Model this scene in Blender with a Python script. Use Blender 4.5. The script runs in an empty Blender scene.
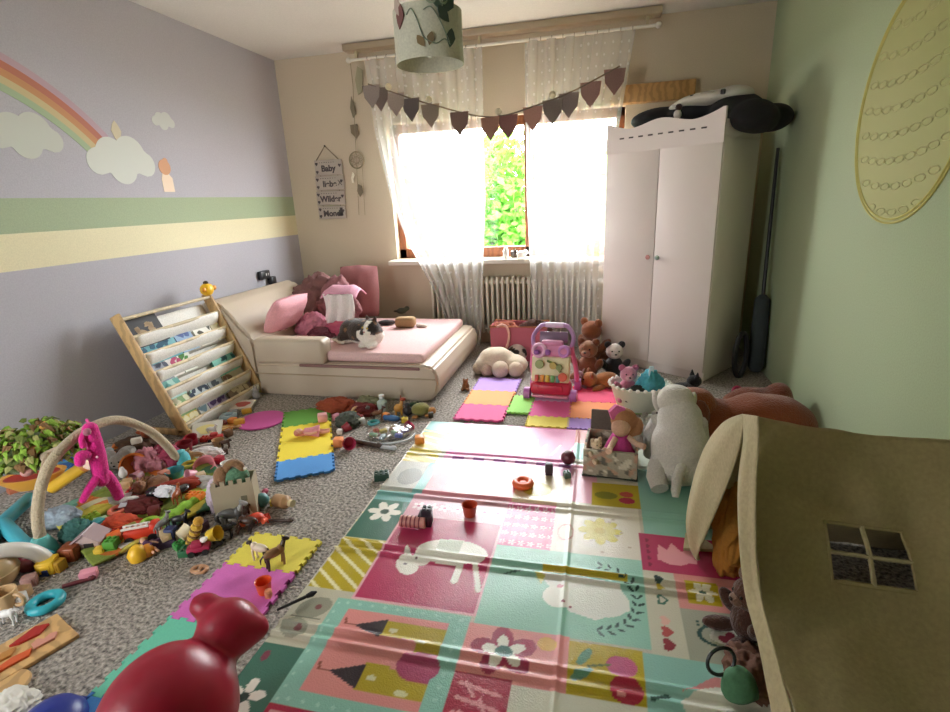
import bpy, bmesh, math, random
import numpy as np
from mathutils import Vector, Matrix, Euler, noise
random.seed(7); rng=np.random.RandomState(7)
SC=bpy.context.scene; COL=SC.collection
PI=math.pi; R=math.radians
FILL_GAP=(-2.65,-2.36,2.0); VOILE=.34; WORLD=17.0; EXPO=1.2  # first value: unseen front-wall gap, added and sized to tune ambient light
# ---------------------------------------------------------------- room and camera
XL,XR,YB,YF,H,CH=-2.88,1.20,4.65,-0.75,2.583,1.30
FPX=513.94; CX,CY=475.,356.
yaw,pit,rol=R(-13.826),R(-16.757),R(-2.526)
cf=Vector((math.sin(yaw)*math.cos(pit),math.cos(yaw)*math.cos(pit),math.sin(pit)))
cr=Vector((math.cos(yaw),-math.sin(yaw),0)); cu=cr.cross(cf)
cr,cu=math.cos(rol)*cr+math.sin(rol)*cu,-math.sin(rol)*cr+math.cos(rol)*cu
EYE=Vector((0,0,CH))
cam=bpy.data.cameras.new('camera'); co=bpy.data.objects.new('camera',cam); COL.objects.link(co)
cam.sensor_width=36; cam.lens=FPX/950*36; cam.clip_start=.02
co.matrix_world=Matrix(((cr.x,cu.x,-cf.x,0),(cr.y,cu.y,-cf.y,0),(cr.z,cu.z,-cf.z,CH),(0,0,0,1)))
SC.camera=co
def ray(x,y): return cr*((x-CX)/FPX)-cu*((y-CY)/FPX)+cf
def F(x,y,z=0.): d=ray(x,y); return EYE+d*((z-CH)/d.z)      # floor (or height z) point seen at a photo position
def WX(x,y,X): d=ray(x,y); return EYE+d*(X/d.x)
def WY(x,y,Y): d=ray(x,y); return EYE+d*(Y/d.y)
def D(x,y,t): return EYE+ray(x,y)*t
# ---------------------------------------------------------------- materials
def lin(h):
    if isinstance(h,str):
        h=h.lstrip('#'); h=[int(h[i:i+2],16)/255 for i in (0,2,4)]
    return tuple(c/12.92 if c<=.04045 else ((c+.055)/1.055)**2.4 for c in h)
MC={}
def mat(hexc,kind='plastic',rough=None,**k):
    key=(hexc,kind,rough,tuple(sorted(k.items())))
    if key in MC: return MC[key]
    m=bpy.data.materials.new(f'{kind}_{len(MC)}'); m.use_nodes=True
    nt=m.node_tree; b=nt.nodes['Principled BSDF']; N=nt.nodes.new; Lk=nt.links.new
    c=(*lin(hexc),1) if hexc else None
    tc=N('ShaderNodeTexCoord')
    def nz(scale,detail=3): 
        t=N('ShaderNodeTexNoise'); t.inputs['Scale'].default_value=scale; t.inputs['Detail'].default_value=detail; Lk(tc.outputs['Object'],t.inputs['Vector']); return t
    def bump(t,st,dist=.01):
        bp=N('ShaderNodeBump'); bp.inputs['Strength'].default_value=st; bp.inputs['Distance'].default_value=dist; Lk(t,bp.inputs['Height']); Lk(bp.outputs[0],b.inputs['Normal'])
    def vary(t,lo,hi,ca=None):
        r=N('ShaderNodeMapRange'); r.inputs[1].default_value=.3; r.inputs[2].default_value=.7; r.inputs[3].default_value=lo; r.inputs[4].default_value=hi; Lk(t,r.inputs[0])
        mx=N('ShaderNodeMix'); mx.data_type='RGBA'; mx.blend_type='MULTIPLY'; mx.inputs[0].default_value=1
        if ca is None: mx.inputs[6].default_value=c
        else: Lk(ca,mx.inputs[6])
        cb=N('ShaderNodeCombineColor'); [Lk(r.outputs[0],cb.inputs[i]) for i in range(3)]
        Lk(cb.outputs[0],mx.inputs[7]); Lk(mx.outputs[2],b.inputs['Base Color'])
    src=None
    if k.get('attr'):
        a=N('ShaderNodeVertexColor'); a.layer_name='print'; src=a.outputs[0]; Lk(src,b.inputs['Base Color'])
    else: b.inputs['Base Color'].default_value=c
    rr={'plastic':.38,'gloss':.22,'plush':1.,'cloth':.9,'carpet':1.,'wood':.5,'wall':.85,'leather':.5,'metal':.3,'paper':.7,'foam':.75,'mat':.2}.get(kind,.5)
    b.inputs['Roughness'].default_value=rough if rough is not None else rr
    if kind=='plush':
        t=nz(k.get('s',130),4); vary(t.outputs[0],.86,1.08,src); bump(t.outputs[0],.8,.008)
        b.inputs['Sheen Weight'].default_value=.25
    elif kind=='cloth':
        t=nz(k.get('s',120),3); vary(t.outputs[0],.88,1.06,src); bump(t.outputs[0],.35,.004)
    elif kind=='carpet':
        t=nz(75,5); t2=nz(5,4)
        vary(t.outputs[0],.25,1.75); bump(t.outputs[0],1.,.02)
    elif kind=='wood':
        w=N('ShaderNodeTexWave'); w.inputs['Scale'].default_value=k.get('s',6); w.inputs['Distortion'].default_value=6; w.inputs['Detail'].default_value=3; w.inputs['Detail Scale'].default_value=2; Lk(tc.outputs['Object'],w.inputs['Vector'])
        vary(w.outputs[0],.8,1.08,src)
    elif kind=='wall':
        t=nz(140,4); vary(t.outputs[0],.93,1.05,src); bump(t.outputs[0],.25,.004)
    elif kind=='leather':
        t=nz(180,3); vary(t.outputs[0],.95,1.03); bump(t.outputs[0],.15,.002)
    elif kind=='metal': b.inputs['Metallic'].default_value=.9
    elif kind=='mat':
        t=nz(220,2); bump(t.outputs[0],.45,.003)
    elif kind=='foam':
        t=nz(300,2); vary(t.outputs[0],.94,1.05,src); bump(t.outputs[0],.2,.002)
    elif kind in('plastic','gloss'):
        b.inputs['Coat Weight'].default_value=.15 if kind=='gloss' else 0
    MC[key]=m; return m
# ---------------------------------------------------------------- mesh helpers
def nb(): return bmesh.new()
def xf(bm,vs,c=(0,0,0),s=(1,1,1),rot=None):
    M=Matrix.Translation(Vector(c))@(Euler(rot).to_matrix().to_4x4() if rot else Matrix.Identity(4))@Matrix.Diagonal((*s,1))
    bmesh.ops.transform(bm,matrix=M,verts=vs); return vs
def box(bm,c,s,rot=None,bev=0.,seg=2):
    t=bmesh.new(); bmesh.ops.create_cube(t,size=1); bmesh.ops.scale(t,vec=s,verts=t.verts)
    if bev: bmesh.ops.bevel(t,geom=list(t.edges),offset=min(bev,min(s)*.49),segments=seg,affect='EDGES',profile=.5)
    return merge(bm,t,c,rot)
def merge(bm,t,c=(0,0,0),rot=None):
    xf(t,t.verts,c,(1,1,1),rot)
    me=bpy.data.meshes.new('t'); t.to_mesh(me); t.free(); n=len(bm.verts); bm.from_mesh(me); bpy.data.meshes.remove(me)
    bm.verts.ensure_lookup_table(); return bm.verts[n:]
def ell(bm,c,s,rot=None,u=20,v=12):
    t=bmesh.new(); bmesh.ops.create_uvsphere(t,u_segments=u,v_segments=v,radius=1)
    xf(t,t.verts,(0,0,0),s if hasattr(s,'__len__') else (s,s,s)); return merge(bm,t,c,rot)
def cyl(bm,p,q,r1,r2=None,n=16,cap=True):
    p,q=Vector(p),Vector(q); r2=r1 if r2 is None else r2; d=q-p
    t=bmesh.new(); bmesh.ops.create_cone(t,cap_ends=cap,segments=n,radius1=r1,radius2=r2,depth=d.length)
    t.transform(d.to_track_quat('Z','Y').to_matrix().to_4x4()); return merge(bm,t,(p+q)/2)
def tube(bm,pts,r,n=8,closed=False,cap=True):
    pts=[Vector(p) for p in pts]; m=len(pts); rs=[float(q) for q in r] if hasattr(r,"__len__") else [float(r)]*m
    rings=[]; up=Vector((0,0,1))
    for i,p in enumerate(pts):
        a=pts[(i-1)%m] if (closed or i>0) else p; b=pts[(i+1)%m] if (closed or i<m-1) else p
        d=(b-a).normalized()
        x=d.cross(up)
        if x.length<.2: x=d.cross(Vector((1,0,0)))
        x.normalize(); y=x.cross(d)
        if rings and not closed:
            pass
        rings.append([bm.verts.new(p+rs[i]*(math.cos(2*PI*j/n)*x+math.sin(2*PI*j/n)*y)) for j in range(n)])
    for i in range(m if closed else m-1):
        A,B=rings[i],rings[(i+1)%m]
        o=min(range(n),key=lambda k:(A[0].co-B[k].co).length)
        for j in range(n): bm.faces.new((A[j],A[(j+1)%n],B[(j+1+o)%n],B[(j+o)%n]))
    if cap and not closed:
        bm.faces.new(rings[0][::-1]); bm.faces.new(rings[-1])
def smoothpath(pts,n=6):
    pts=[Vector(p) for p in pts]; out=[]
    for i in range(len(pts)-1):
        p0,p1,p2,p3=pts[max(i-1,0)],pts[i],pts[i+1],pts[min(i+2,len(pts)-1)]
        for k in range(n):
            t=k/n; out.append(.5*((2*p1)+(p2-p0)*t+(2*p0-5*p1+4*p2-p3)*t*t+(3*p1-p0-3*p2+p3)*t**3))
    return out+[pts[-1]]
def lathe(bm,prof,c=(0,0,0),n=24,sx=1,sy=1):
    rings=[[bm.verts.new((c[0]+max(r,1e-4)*sx*math.cos(2*PI*j/n),c[1]+max(r,1e-4)*sy*math.sin(2*PI*j/n),c[2]+z)) for j in range(n)] for r,z in prof]
    for A,B in zip(rings,rings[1:]):
        for j in range(n): bm.faces.new((A[j],A[(j+1)%n],B[(j+1)%n],B[j]))
    for rg,(r,_) in ((rings[0][::-1],prof[0]),(rings[-1],prof[-1])):
        if r>1e-3: bm.faces.new(rg)
def torus(bm,c,Rr,r,rot=None,n=28,k=10,sx=1,sy=1):
    t=bmesh.new(); tube(t,[(Rr*sx*math.cos(2*PI*i/n),Rr*sy*math.sin(2*PI*i/n),0) for i in range(n)],r,k,closed=True); return merge(bm,t,c,rot)
def prism(bm,poly,h,M=None,bev=0):
    t=bmesh.new(); f=t.faces.new([t.verts.new((x,y,0)) for x,y in poly])
    e=bmesh.ops.extrude_face_region(t,geom=[f]); bmesh.ops.translate(t,vec=(0,0,h),verts=[v for v in e['geom'] if isinstance(v,bmesh.types.BMVert)])
    bmesh.ops.recalc_face_normals(t,faces=t.faces)
    if bev: bmesh.ops.bevel(t,geom=[e_ for e_ in t.edges],offset=bev,segments=2,affect='EDGES')
    if M is not None: t.transform(M)
    return merge(bm,t)
XZ=Matrix(((1,0,0,0),(0,0,1,0),(0,1,0,0),(0,0,0,1)))      # poly x,y -> x,z ; extrusion -> +y
YZ=Matrix(((0,0,1,0),(1,0,0,0),(0,1,0,0),(0,0,0,1)))      # poly x,y -> y,z ; extrusion -> +x
def grid(bm,fn,nu,nv,skip=None,closed=False):
    vs=[[bm.verts.new(fn(i/nu,j/nv)) for j in range(nv+1)] for i in range(nu+1)]
    for i in range(nu):
        for j in range(nv):
            if skip and skip((i+.5)/nu,(j+.5)/nv): continue
            bm.faces.new((vs[i][j],vs[i+1][j],vs[i+1][j+1],vs[i][j+1]))
def obj(name,bm,m,parent=None,smooth=True,loc=None,rot=None,solid=0,ang=40):
    bmesh.ops.recalc_face_normals(bm,faces=bm.faces) if not solid else None
    me=bpy.data.meshes.new(name); bm.to_mesh(me); bm.free()
    return objm(name,me,m,parent,smooth,loc,rot,solid,ang)
def objm(name,me,m,parent=None,smooth=True,loc=None,rot=None,solid=0,ang=40):
    o=bpy.data.objects.new(name,me); COL.objects.link(o)
    for q in (m if isinstance(m,(list,tuple)) else [m]): me.materials.append(q)
    if smooth:
        me.polygons.foreach_set('use_smooth',[True]*len(me.polygons)); me.set_sharp_from_angle(angle=R(ang))
    if parent: o.parent=parent
    if loc is not None: o.location=loc
    if rot is not None: o.rotation_euler=rot
    if solid:
        s=o.modifiers.new('s','SOLIDIFY'); s.thickness=solid; s.offset=0
    return o
def tag(o,label,cat=None,group=None,kind=None):
    if label: o['label']=label
    if cat: o['category']=cat
    if group: o['group']=group
    if kind: o['kind']=kind
    return o
def struct(name,bm,m,parent=None,label=None,smooth=False):
    o=obj(name,bm,m,parent,smooth)
    if not parent: o['kind']='structure'
    if label: o['label']=label
    return o
def thing(name,label,cat,loc=(0,0,0),rz=0,group=None,rot=None):
    o=bpy.data.objects.new(name,None); COL.objects.link(o); o.empty_display_size=.05
    o.location=loc; o.rotation_euler=rot if rot else (0,0,rz); return tag(o,label,cat,group)
def dup(root,label=None,loc=None,rz=None):
    c=root.copy(); COL.objects.link(c)
    for ch in root.children:
        d=ch.copy(); COL.objects.link(d); d.parent=c
        for g in ch.children:
            e=g.copy(); COL.objects.link(e); e.parent=d
    if label: c['label']=label
    if loc is not None: c.location=loc
    if rz is not None: c.rotation_euler=(0,0,rz)
    return c
def paint(me,fn):
    """colour attribute 'print' from fn(array of vertex coordinates)->(n,3) linear"""
    n=len(me.vertices); co_=np.empty(n*3,np.float32); me.vertices.foreach_get('co',co_); co_=co_.reshape(n,3)
    a=me.color_attributes.new('print','FLOAT_COLOR','POINT'); out=np.ones((n,4),np.float32); out[:,:3]=fn(co_); a.data.foreach_set('color',out.ravel())
def blob(ells,voxel,sm=6,disp=0,dscale=8):
    """one continuous skin round overlapping ellipsoids (c,s,rot)"""
    bm=nb()
    for e in ells: ell(bm,e[0],e[1],e[2] if len(e)>2 else None,18,12)
    me=bpy.data.meshes.new('b'); bm.to_mesh(me); bm.free(); o=bpy.data.objects.new('b',me); COL.objects.link(o)
    r=o.modifiers.new('r','REMESH'); r.mode='VOXEL'; r.voxel_size=voxel; s=o.modifiers.new('s','SMOOTH'); s.iterations=sm; s.factor=.5
    dg=bpy.context.evaluated_depsgraph_get(); out=bpy.data.meshes.new_from_object(o.evaluated_get(dg)); bpy.data.objects.remove(o); bpy.data.meshes.remove(me)
    if disp:
        for v in out.vertices: v.co+=v.normal*disp*noise.noise(v.co*dscale)
    return out
def text(s,size,depth=.001,bold=0):
    c=bpy.data.curves.new('t','FONT'); c.body=s; c.size=size; c.extrude=depth; c.align_x='CENTER'; c.align_y='CENTER'; c.offset=bold
    o=bpy.data.objects.new('t',c); COL.objects.link(o); dg=bpy.context.evaluated_depsgraph_get()
    me=bpy.data.meshes.new_from_object(o.evaluated_get(dg)); bpy.data.objects.remove(o); bpy.data.curves.remove(c); return me
def one(name,bm,m,label,cat,loc=(0,0,0),rz=0,group=None,rot=None,**k):
    o=obj(name,bm,m,None,loc=loc,rot=rot if rot else (0,0,rz),**k); return tag(o,label,cat,group)
# ================================================================ SETTING
bm=nb(); box(bm,((XL+XR)/2,(YF+YB)/2,-.05),(XR-XL+.2,YB-YF+.2,.1)); struct('floor',bm,mat('#9d958c','carpet'),label='grey speckled short-pile carpet')
bm=nb(); box(bm,((XL+XR)/2,(YF+YB)/2,H+.05),(XR-XL+.2,YB-YF+.2,.1)); struct('ceiling',bm,mat('#d8d4cc','wall'),label='pale textured plaster ceiling')
# left wall with painted stripes
def striped(name,stops):
    m=mat('#b5b1bf','wall').copy(); m.name=name; nt=m.node_tree; b=nt.nodes['Principled BSDF']
    tc=next(n for n in nt.nodes if n.type=='TEX_COORD'); sp=nt.nodes.new('ShaderNodeSeparateXYZ'); nt.links.new(tc.outputs['Object'],sp.inputs[0])
    d=nt.nodes.new('ShaderNodeMath'); d.operation='DIVIDE'; d.inputs[1].default_value=H; nt.links.new(sp.outputs[2],d.inputs[0])
    r=nt.nodes.new('ShaderNodeValToRGB'); r.color_ramp.interpolation='CONSTANT'; nt.links.new(d.outputs[0],r.inputs[0])
    e=r.color_ramp.elements
    while len(e)<len(stops): e.new(.5)
    for q,(z,h) in zip(e,stops): q.position=z/H; q.color=(*lin(h),1)
    mx=next(n for n in nt.nodes if n.type=='MIX'); nt.links.new(r.outputs[0],mx.inputs[6]); return m
bm=nb(); box(bm,(XL-.05,(YF+YB)/2,H/2),(.1,YB-YF+.2,H)); struct('wall_left',bm,striped('lilac_striped_paint',[(0,'#aeabb1'),(1.052,'#dcd3ae'),(1.234,'#9fac8c'),(1.412,'#b2afb5')]),label='lilac wall with painted cream and green stripes')
bm=nb(); box(bm,(XR+.05,(YF+YB)/2,H/2),(.1,YB-YF+.2,H)); struct('wall_right',bm,mat('#a2ae8c','wall'),label='sage green painted wall')
WX0,WX1,WZ0,WZ1=-1.86,.18,.80,1.98; WT=.28
bm=nb()
for x0,x1,z0,z1 in ((XL-.1,WX0,0,H),(WX1,XR+.1,0,H),(WX0,WX1,0,WZ0),(WX0,WX1,WZ1,H)): box(bm,((x0+x1)/2,YB+WT/2,(z0+z1)/2),(x1-x0,WT,z1-z0))
struct('wall_back',bm,mat('#c3b49c','wall'),label='beige painted wall around the window')
DX0,DX1,DZ=FILL_GAP
bm=nb()
for x0,x1,z0,z1 in ((XL-.1,DX0,0,H),(DX1,XR+.1,0,H),(DX0,DX1,DZ,H)): box(bm,((x0+x1)/2,YF-.05,(z0+z1)/2),(x1-x0,.1,z1-z0))
struct('wall_front',bm,mat('#c9c3b8','wall'))
# window
wood='#8a4f2c'
w1=thing('window_1',None,None,(0,0,0)); w1['kind']='structure'; w1['label']='brown wooden casement window with a centre post'
bm=nb(); y=YB+.12
for c,s in (((WX0+.035,y,(WZ0+WZ1)/2),(.07,.08,WZ1-WZ0)),((WX1-.035,y,(WZ0+WZ1)/2),(.07,.08,WZ1-WZ0)),(((WX0+WX1)/2,y,WZ0+.045),(WX1-WX0,.08,.09)),(((WX0+WX1)/2,y,WZ1-.035),(WX1-WX0,.08,.07)),((-.62,y,(WZ0+WZ1)/2),(.06,.08,WZ1-WZ0))): box(bm,c,s,bev=.006)
obj('window_frame',bm,mat(wood,'wood'),w1)
mg=bpy.data.materials.new('window_glass'); mg.use_nodes=True; nt=mg.node_tree; nt.nodes.clear()
o_=nt.nodes.new('ShaderNodeOutputMaterial'); t_=nt.nodes.new('ShaderNodeBsdfTransparent'); g_=nt.nodes.new('ShaderNodeBsdfGlossy'); g_.inputs['Roughness'].default_value=.02; mi=nt.nodes.new('ShaderNodeMixShader'); mi.inputs[0].default_value=.06
nt.links.new(t_.outputs[0],mi.inputs[1]); nt.links.new(g_.outputs[0],mi.inputs[2]); nt.links.new(mi.outputs[0],o_.inputs[0])
for x0,x1 in ((WX0+.07,-.65),(-.59,WX1-.07)):
    bm=nb(); box(bm,((x0+x1)/2,y,(WZ0+WZ1)/2+.02),(x1-x0,.006,WZ1-WZ0-.16)); obj('window_pane',bm,mg,w1,smooth=False)
bm=nb(); box(bm,((WX0+WX1)/2,YB-.04,WZ0-.02),(WX1-WX0+.08,.22,.04),bev=.008); s=struct('window_sill',bm,mat('#cfc6b6','plastic')); s.name='trim_1'; s['label']='pale window sill above the radiator'
# curtain rail on the ceiling
ra=thing('curtain_rail','long ceiling-mounted curtain rail with a white rod beneath it above the window','curtain rail',(0,YB-.17,2.5))
bm=nb(); box(bm,(-.85,0,.055),(2.5,.12,.05),bev=.006); obj('rail_board',bm,mat('#a3937a','plastic'),ra)
bm=nb(); cyl(bm,(-2.05,-.02,-.035),(.36,-.02,-.035),.011); obj('rod',bm,mat('#d8d3c6','plastic'),ra)
for x in (-2.0,-.95,.3):
    bm=nb(); box(bm,(x,-.01,0),(.02,.03,.07)); obj('bracket',bm,mat('#b5a888','plastic'),ra)
for x in (-2.07,.38):
    bm=nb(); ell(bm,(x,-.02,-.035),.022); obj('finial',bm,mat('#d8d3c6','plastic'),ra)
# sheer curtains
ms=bpy.data.materials.new('sheer_voile'); ms.use_nodes=True; nt=ms.node_tree; nt.nodes.clear(); N=nt.nodes.new; Lk=nt.links.new
o_=N('ShaderNodeOutputMaterial'); tr=N('ShaderNodeBsdfTransparent'); df=N('ShaderNodeBsdfDiffuse'); tl=N('ShaderNodeBsdfTranslucent'); ad=N('ShaderNodeMixShader'); mi=N('ShaderNodeMixShader')
uv=N('ShaderNodeUVMap'); uv.uv_map='UV'
vo=N('ShaderNodeTexVoronoi'); vo.inputs['Scale'].default_value=1.; vo.inputs['Randomness'].default_value=.15; Lk(uv.outputs[0],vo.inputs['Vector'])
th=N('ShaderNodeMath'); th.operation='LESS_THAN'; th.inputs[1].default_value=.14; Lk(vo.outputs['Distance'],th.inputs[0])
cm=N('ShaderNodeMix'); cm.data_type='RGBA'; cm.inputs[6].default_value=(.86,.86,.84,1); cm.inputs[7].default_value=(.50,.52,.56,1); Lk(th.outputs[0],cm.inputs[0])
Lk(cm.outputs[2],df.inputs[0]); Lk(cm.outputs[2],tl.inputs[0])
tm=N('ShaderNodeMath'); tm.operation='MULTIPLY_ADD'; tm.inputs[1].default_value=-.15; tm.inputs[2].default_value=.35; Lk(th.outputs[0],tm.inputs[0]); Lk(tm.outputs[0],ad.inputs[0]); Lk(df.outputs[0],ad.inputs[1]); Lk(tl.outputs[0],ad.inputs[2])
am=N('ShaderNodeMath'); am.operation='MULTIPLY_ADD'; am.inputs[1].default_value=.4; am.inputs[2].default_value=VOILE; Lk(th.outputs[0],am.inputs[0])
Lk(am.outputs[0],mi.inputs[0]); Lk(tr.outputs[0],mi.inputs[1]); Lk(ad.outputs[0],mi.inputs[2]); Lk(mi.outputs[0],o_.inputs[0])
def curtain(name,label,left,right,zt,zb,folds,amp,y0,nu=150,nv=60,ph=0):
    def lerp(tab,z):
        for (z1,x1),(z0,x0) in zip(tab,tab[1:]):
            if z>=z0: return x0+(x1-x0)*(z-z0)/(z1-z0)
        return tab[-1][1]
    bm=nb()
    def fn(u,v):
        z=zt+(zb-zt)*v; xl,xr=lerp(left,z),lerp(right,z); w=xr-xl
        a=amp*(.55+.45*math.sin(3*u+ph)+.25*v)
        return (xl+w*u+.012*math.sin(folds*2*PI*u*1.7+v*2),y0+a*math.sin(folds*2*PI*(u+.03*math.sin(5*u+ph)))+.01*noise.noise((u*6,v*3,ph)),z)
    grid(bm,fn,nu,nv)
    uvl=bm.loops.layers.uv.new('UV')
    for f in bm.faces:
        for l in f.loops: l[uvl].uv=((l.vert.co.x)*17,(l.vert.co.z)*13)
    o=obj('curtain_panel',bm,ms); o.name=name; return tag(o,label,'curtain')
ztop=2.455
curtain('sheer_curtain','white dotted sheer curtain swept aside over the bed end',[(ztop,-1.93),(1.9,-1.9),(1.3,-1.80),(.95,-1.68),(.6,-1.50),(.3,-1.38),(.03,-1.36)],[(ztop,-.92),(1.3,-.93),(.03,-1.04)],ztop,.03,8,.035,YB-.19)
curtain('sheer_curtain','white dotted sheer curtain hanging straight beside the white wardrobe',[(ztop,-.60),(1.3,-.61),(.03,-.56)],[(ztop,.23),(1.3,.05),(.03,.02)],ztop,.03,7,.035,YB-.19,ph=2)
for k in range(26):
    x=-1.9+k*(2.1/25)
    if -.9<x<-.62: continue
    bm=nb(); torus(bm,(0,0,0),.014,.0035,(0,PI/2,0),14,6)
    one('curtain_ring',bm,mat('#9a917f','plastic'),'small curtain ring on the rod, one of the row above the sheer curtains','curtain ring',(x,YB-.19,2.463),group='curtain rings on the rod')
# radiator
rd=thing('radiator','cream column radiator below the window','radiator',(-.76,YB-.07,0))
for k in range(32):
    bm=nb(); x=-.74+k*.0475; box(bm,(x,0,.38),(.024,.10,.52),bev=.011); obj('radiator_column',bm,mat('#d3ccbb','plastic'),rd)
bm=nb()
for z in (.17,.59): cyl(bm,(-.77,0,z),(.76,0,z),.022)
obj('header_pipe',bm,mat('#d3ccbb','plastic'),rd)
for x in(-.6,.6):
    bm=nb(); box(bm,(x,0,.06),(.03,.07,.12),bev=.005); obj('foot',bm,mat('#bfb8a8','plastic'),rd)
bm=nb(); cyl(bm,(.76,0,.59),(.82,0,.59),.024); obj('valve',bm,mat('#e6e2d8','plastic'),rd)
# things on the sill
bm_=blob([((0,0,.035),(.045,.03,.032)),((.035,-.005,.055),(.022,.02,.02)),((-.03,0,.012),(.012,.012,.014)),((.03,0,.012),(.012,.012,.014)),((.055,-.01,.045),(.01,.008,.012))],.005,4)
tag(objm('elephant_figurine',bm_,mat('#e8e4dc','gloss'),loc=(-.66,YB-.09,.801),rot=(0,0,.2)),'small white animal figurine on the window sill beside the centre post','figurine')
bm=nb(); lathe(bm,[(.02,0),(.026,.01),(.026,.07),(.015,.085),(.015,.1),(.001,.1)]); one('white_bottle',bm,mat('#e4dfd6','gloss'),'small white bottle on the window sill at the curtain edge','bottle',(-.80,YB-.09,.801))
bm=nb(); box(bm,(0,0,.03),(.07,.05,.06),bev=.012); cyl(bm,(0,0,.06),(0,0,.075),.015); one('dark_pot',bm,mat('#4e4038','gloss'),'small dark pot on the window sill behind the white figurine','pot',(-.73,YB-.03,.801))
bm=nb(); box(bm,(0,0,.10),(.13,.012,.20),bev=.004); one('orange_card',bm,mat('#f0b35a','paper'),'orange card standing on the window sill behind the sheer curtain','card',(-.03,YB-.05,.801))
# wooden board beside the window
bm=nb(); box(bm,(0,0,0),(.62,.09,.13),bev=.006); one('wooden_board',bm,mat('#b0854f','wood'),'orange-brown wooden board fixed to the wall above the wardrobe','board',(.37,YB-.045,2.045))
# bunting
gp=smoothpath([WY(*p,YB-.34) for p in ((368,84),(395,93),(430,104),(490,117),(540,104),(575,90),(620,66))],6)
g=thing('bunting_garland','garland of brown, mauve and rust felt pennants hung across the window top','garland',gp[0])
bm=nb(); tube(bm,[p-gp[0] for p in gp],.006,6); obj('string',bm,mat('#6d5f52','cloth'),g)
fl=['#8c8078','#6a5c55','#93857a','#5f5550','#7c6f60','#705a50','#8f6a58','#7d5650','#9c7466','#6b6058','#756762','#8a6a62','#7b5f58']
for i,h in enumerate(fl):
    p=gp[min(int(1+i*len(gp)/len(fl)),len(gp)-1)]-gp[0]
    bm=nb(); prism(bm,[(-.078,0),(.078,0),(.066,-.09),(0,-.175),(-.066,-.09)],.006,XZ)
    obj('pennant',bm,mat(h,'cloth'),g,loc=(p.x,p.y-.003,p.z),rot=(0,0,random.uniform(-.15,.15)))
for i in range(4):
    p=gp[5+i*7]-gp[0]; bm=nb(); ell(bm,(p.x,p.y-.02,p.z+.03),.026); obj('pompom',bm,mat('#cfc6a6','plush'),g)
# pendant lamp
lm=thing('pendant_lamp','pale drum pendant lamp with leaf and butterfly cut-outs hanging from the ceiling','lamp',(-.672,2.2,1.825))
bm=nb(); lathe(bm,[(.132,0),(.134,0),(.134,.183),(.132,.183)],n=40); 
bmesh.ops.delete(bm,geom=[f for f in bm.faces if len(f.verts)>4],context='FACES'); obj('lamp_shade',bm,mat('#c9c6b2','cloth'),lm)
bm=nb(); cyl(bm,(0,0,.16),(0,0,H-1.825),.004); obj('cord',bm,mat('#d9d5cc','plastic'),lm)
bm=nb(); lathe(bm,[(.05,H-1.825-.03),(.05,H-1.825),(0.001,H-1.825)]); obj('ceiling_rose',bm,mat('#e5e2da','plastic'),lm)
bm=nb(); cyl(bm,(0,0,.10),(0,0,.17),.02); obj('lamp_holder',bm,mat('#e5e2da','plastic'),lm)
bm=nb(); ell(bm,(0,0,.07),(.03,.03,.042)); obj('bulb',bm,mat('#efece0','gloss'),lm)
bm=nb()
for k in range(3): a=k*2*PI/3; cyl(bm,(0,0,.16),(.132*math.cos(a),.132*math.sin(a),.16),.002,n=6)
obj('spider_frame',bm,mat('#b9b6ac','metal'),lm)
def leaf2(l,w): return [(0,0),(w*.6,l*.25),(w,l*.55),(w*.5,l*.85),(0,l),(-w*.5,l*.85),(-w,l*.55),(-w*.6,l*.25)]
def shadeleaf(ang,z,tilt,l,w,h,nm='leaf_motif',out=.004):
    bm=nb(); prism(bm,leaf2(l,w),.003,XZ)
    obj(nm,bm,mat(h,'paper'),lm,loc=((.134+out)*math.cos(ang),(.134+out)*math.sin(ang),z),rot=(0,tilt,ang+PI/2))
cam_a=R(-90)+R(17)
for da,z,t,l,w,h in ((.45,.19,.6,.055,.018,'#3f4f42'),(.62,.155,-.8,.05,.017,'#46554a'),(.6,.05,.2,.05,.015,'#455145'),(.0,.055,.3,.035,.011,'#7d6a4a'),(-.12,.05,-.6,.035,.011,'#8a744f'),(.38,.20,-.4,.05,.017,'#5d6f5f'),(-.9,.14,.2,.06,.018,'#7a4f4a'),(-.85,.19,-.3,.05,.014,'#b9a79a')): shadeleaf(cam_a+da,(z-.01)*.80,t,l*1.35,w*1.35,h)
bm=nb(); 
for s in (-1,1): torus(bm,(s*.022,0,.04),.026,.004,(PI/2,0,s*.5),20,6,sy=1.25)
obj('butterfly_loop',bm,mat('#8d9a80','plastic'),lm,loc=(.137*math.cos(cam_a+.3),.137*math.sin(cam_a+.3)-.004,.165),rot=(0,0,cam_a+.3+PI/2))
bm=nb()
for pts in (((-.6,.17),(-.45,.19),(-.3,.15),(-.15,.08),(0,.06)),((-.1,.18),(.1,.19),(.3,.15),(.5,.09),(.6,.06)),((.0,.06),(.2,.05),(.45,.07),(.62,.05))):
    tube(bm,smoothpath([(.137*math.cos(cam_a+a),.137*math.sin(cam_a+a),z*.84) for a,z in pts],5),.0022,5)
obj('vine_motif',bm,mat('#7d8876','paper'),lm)
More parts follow.
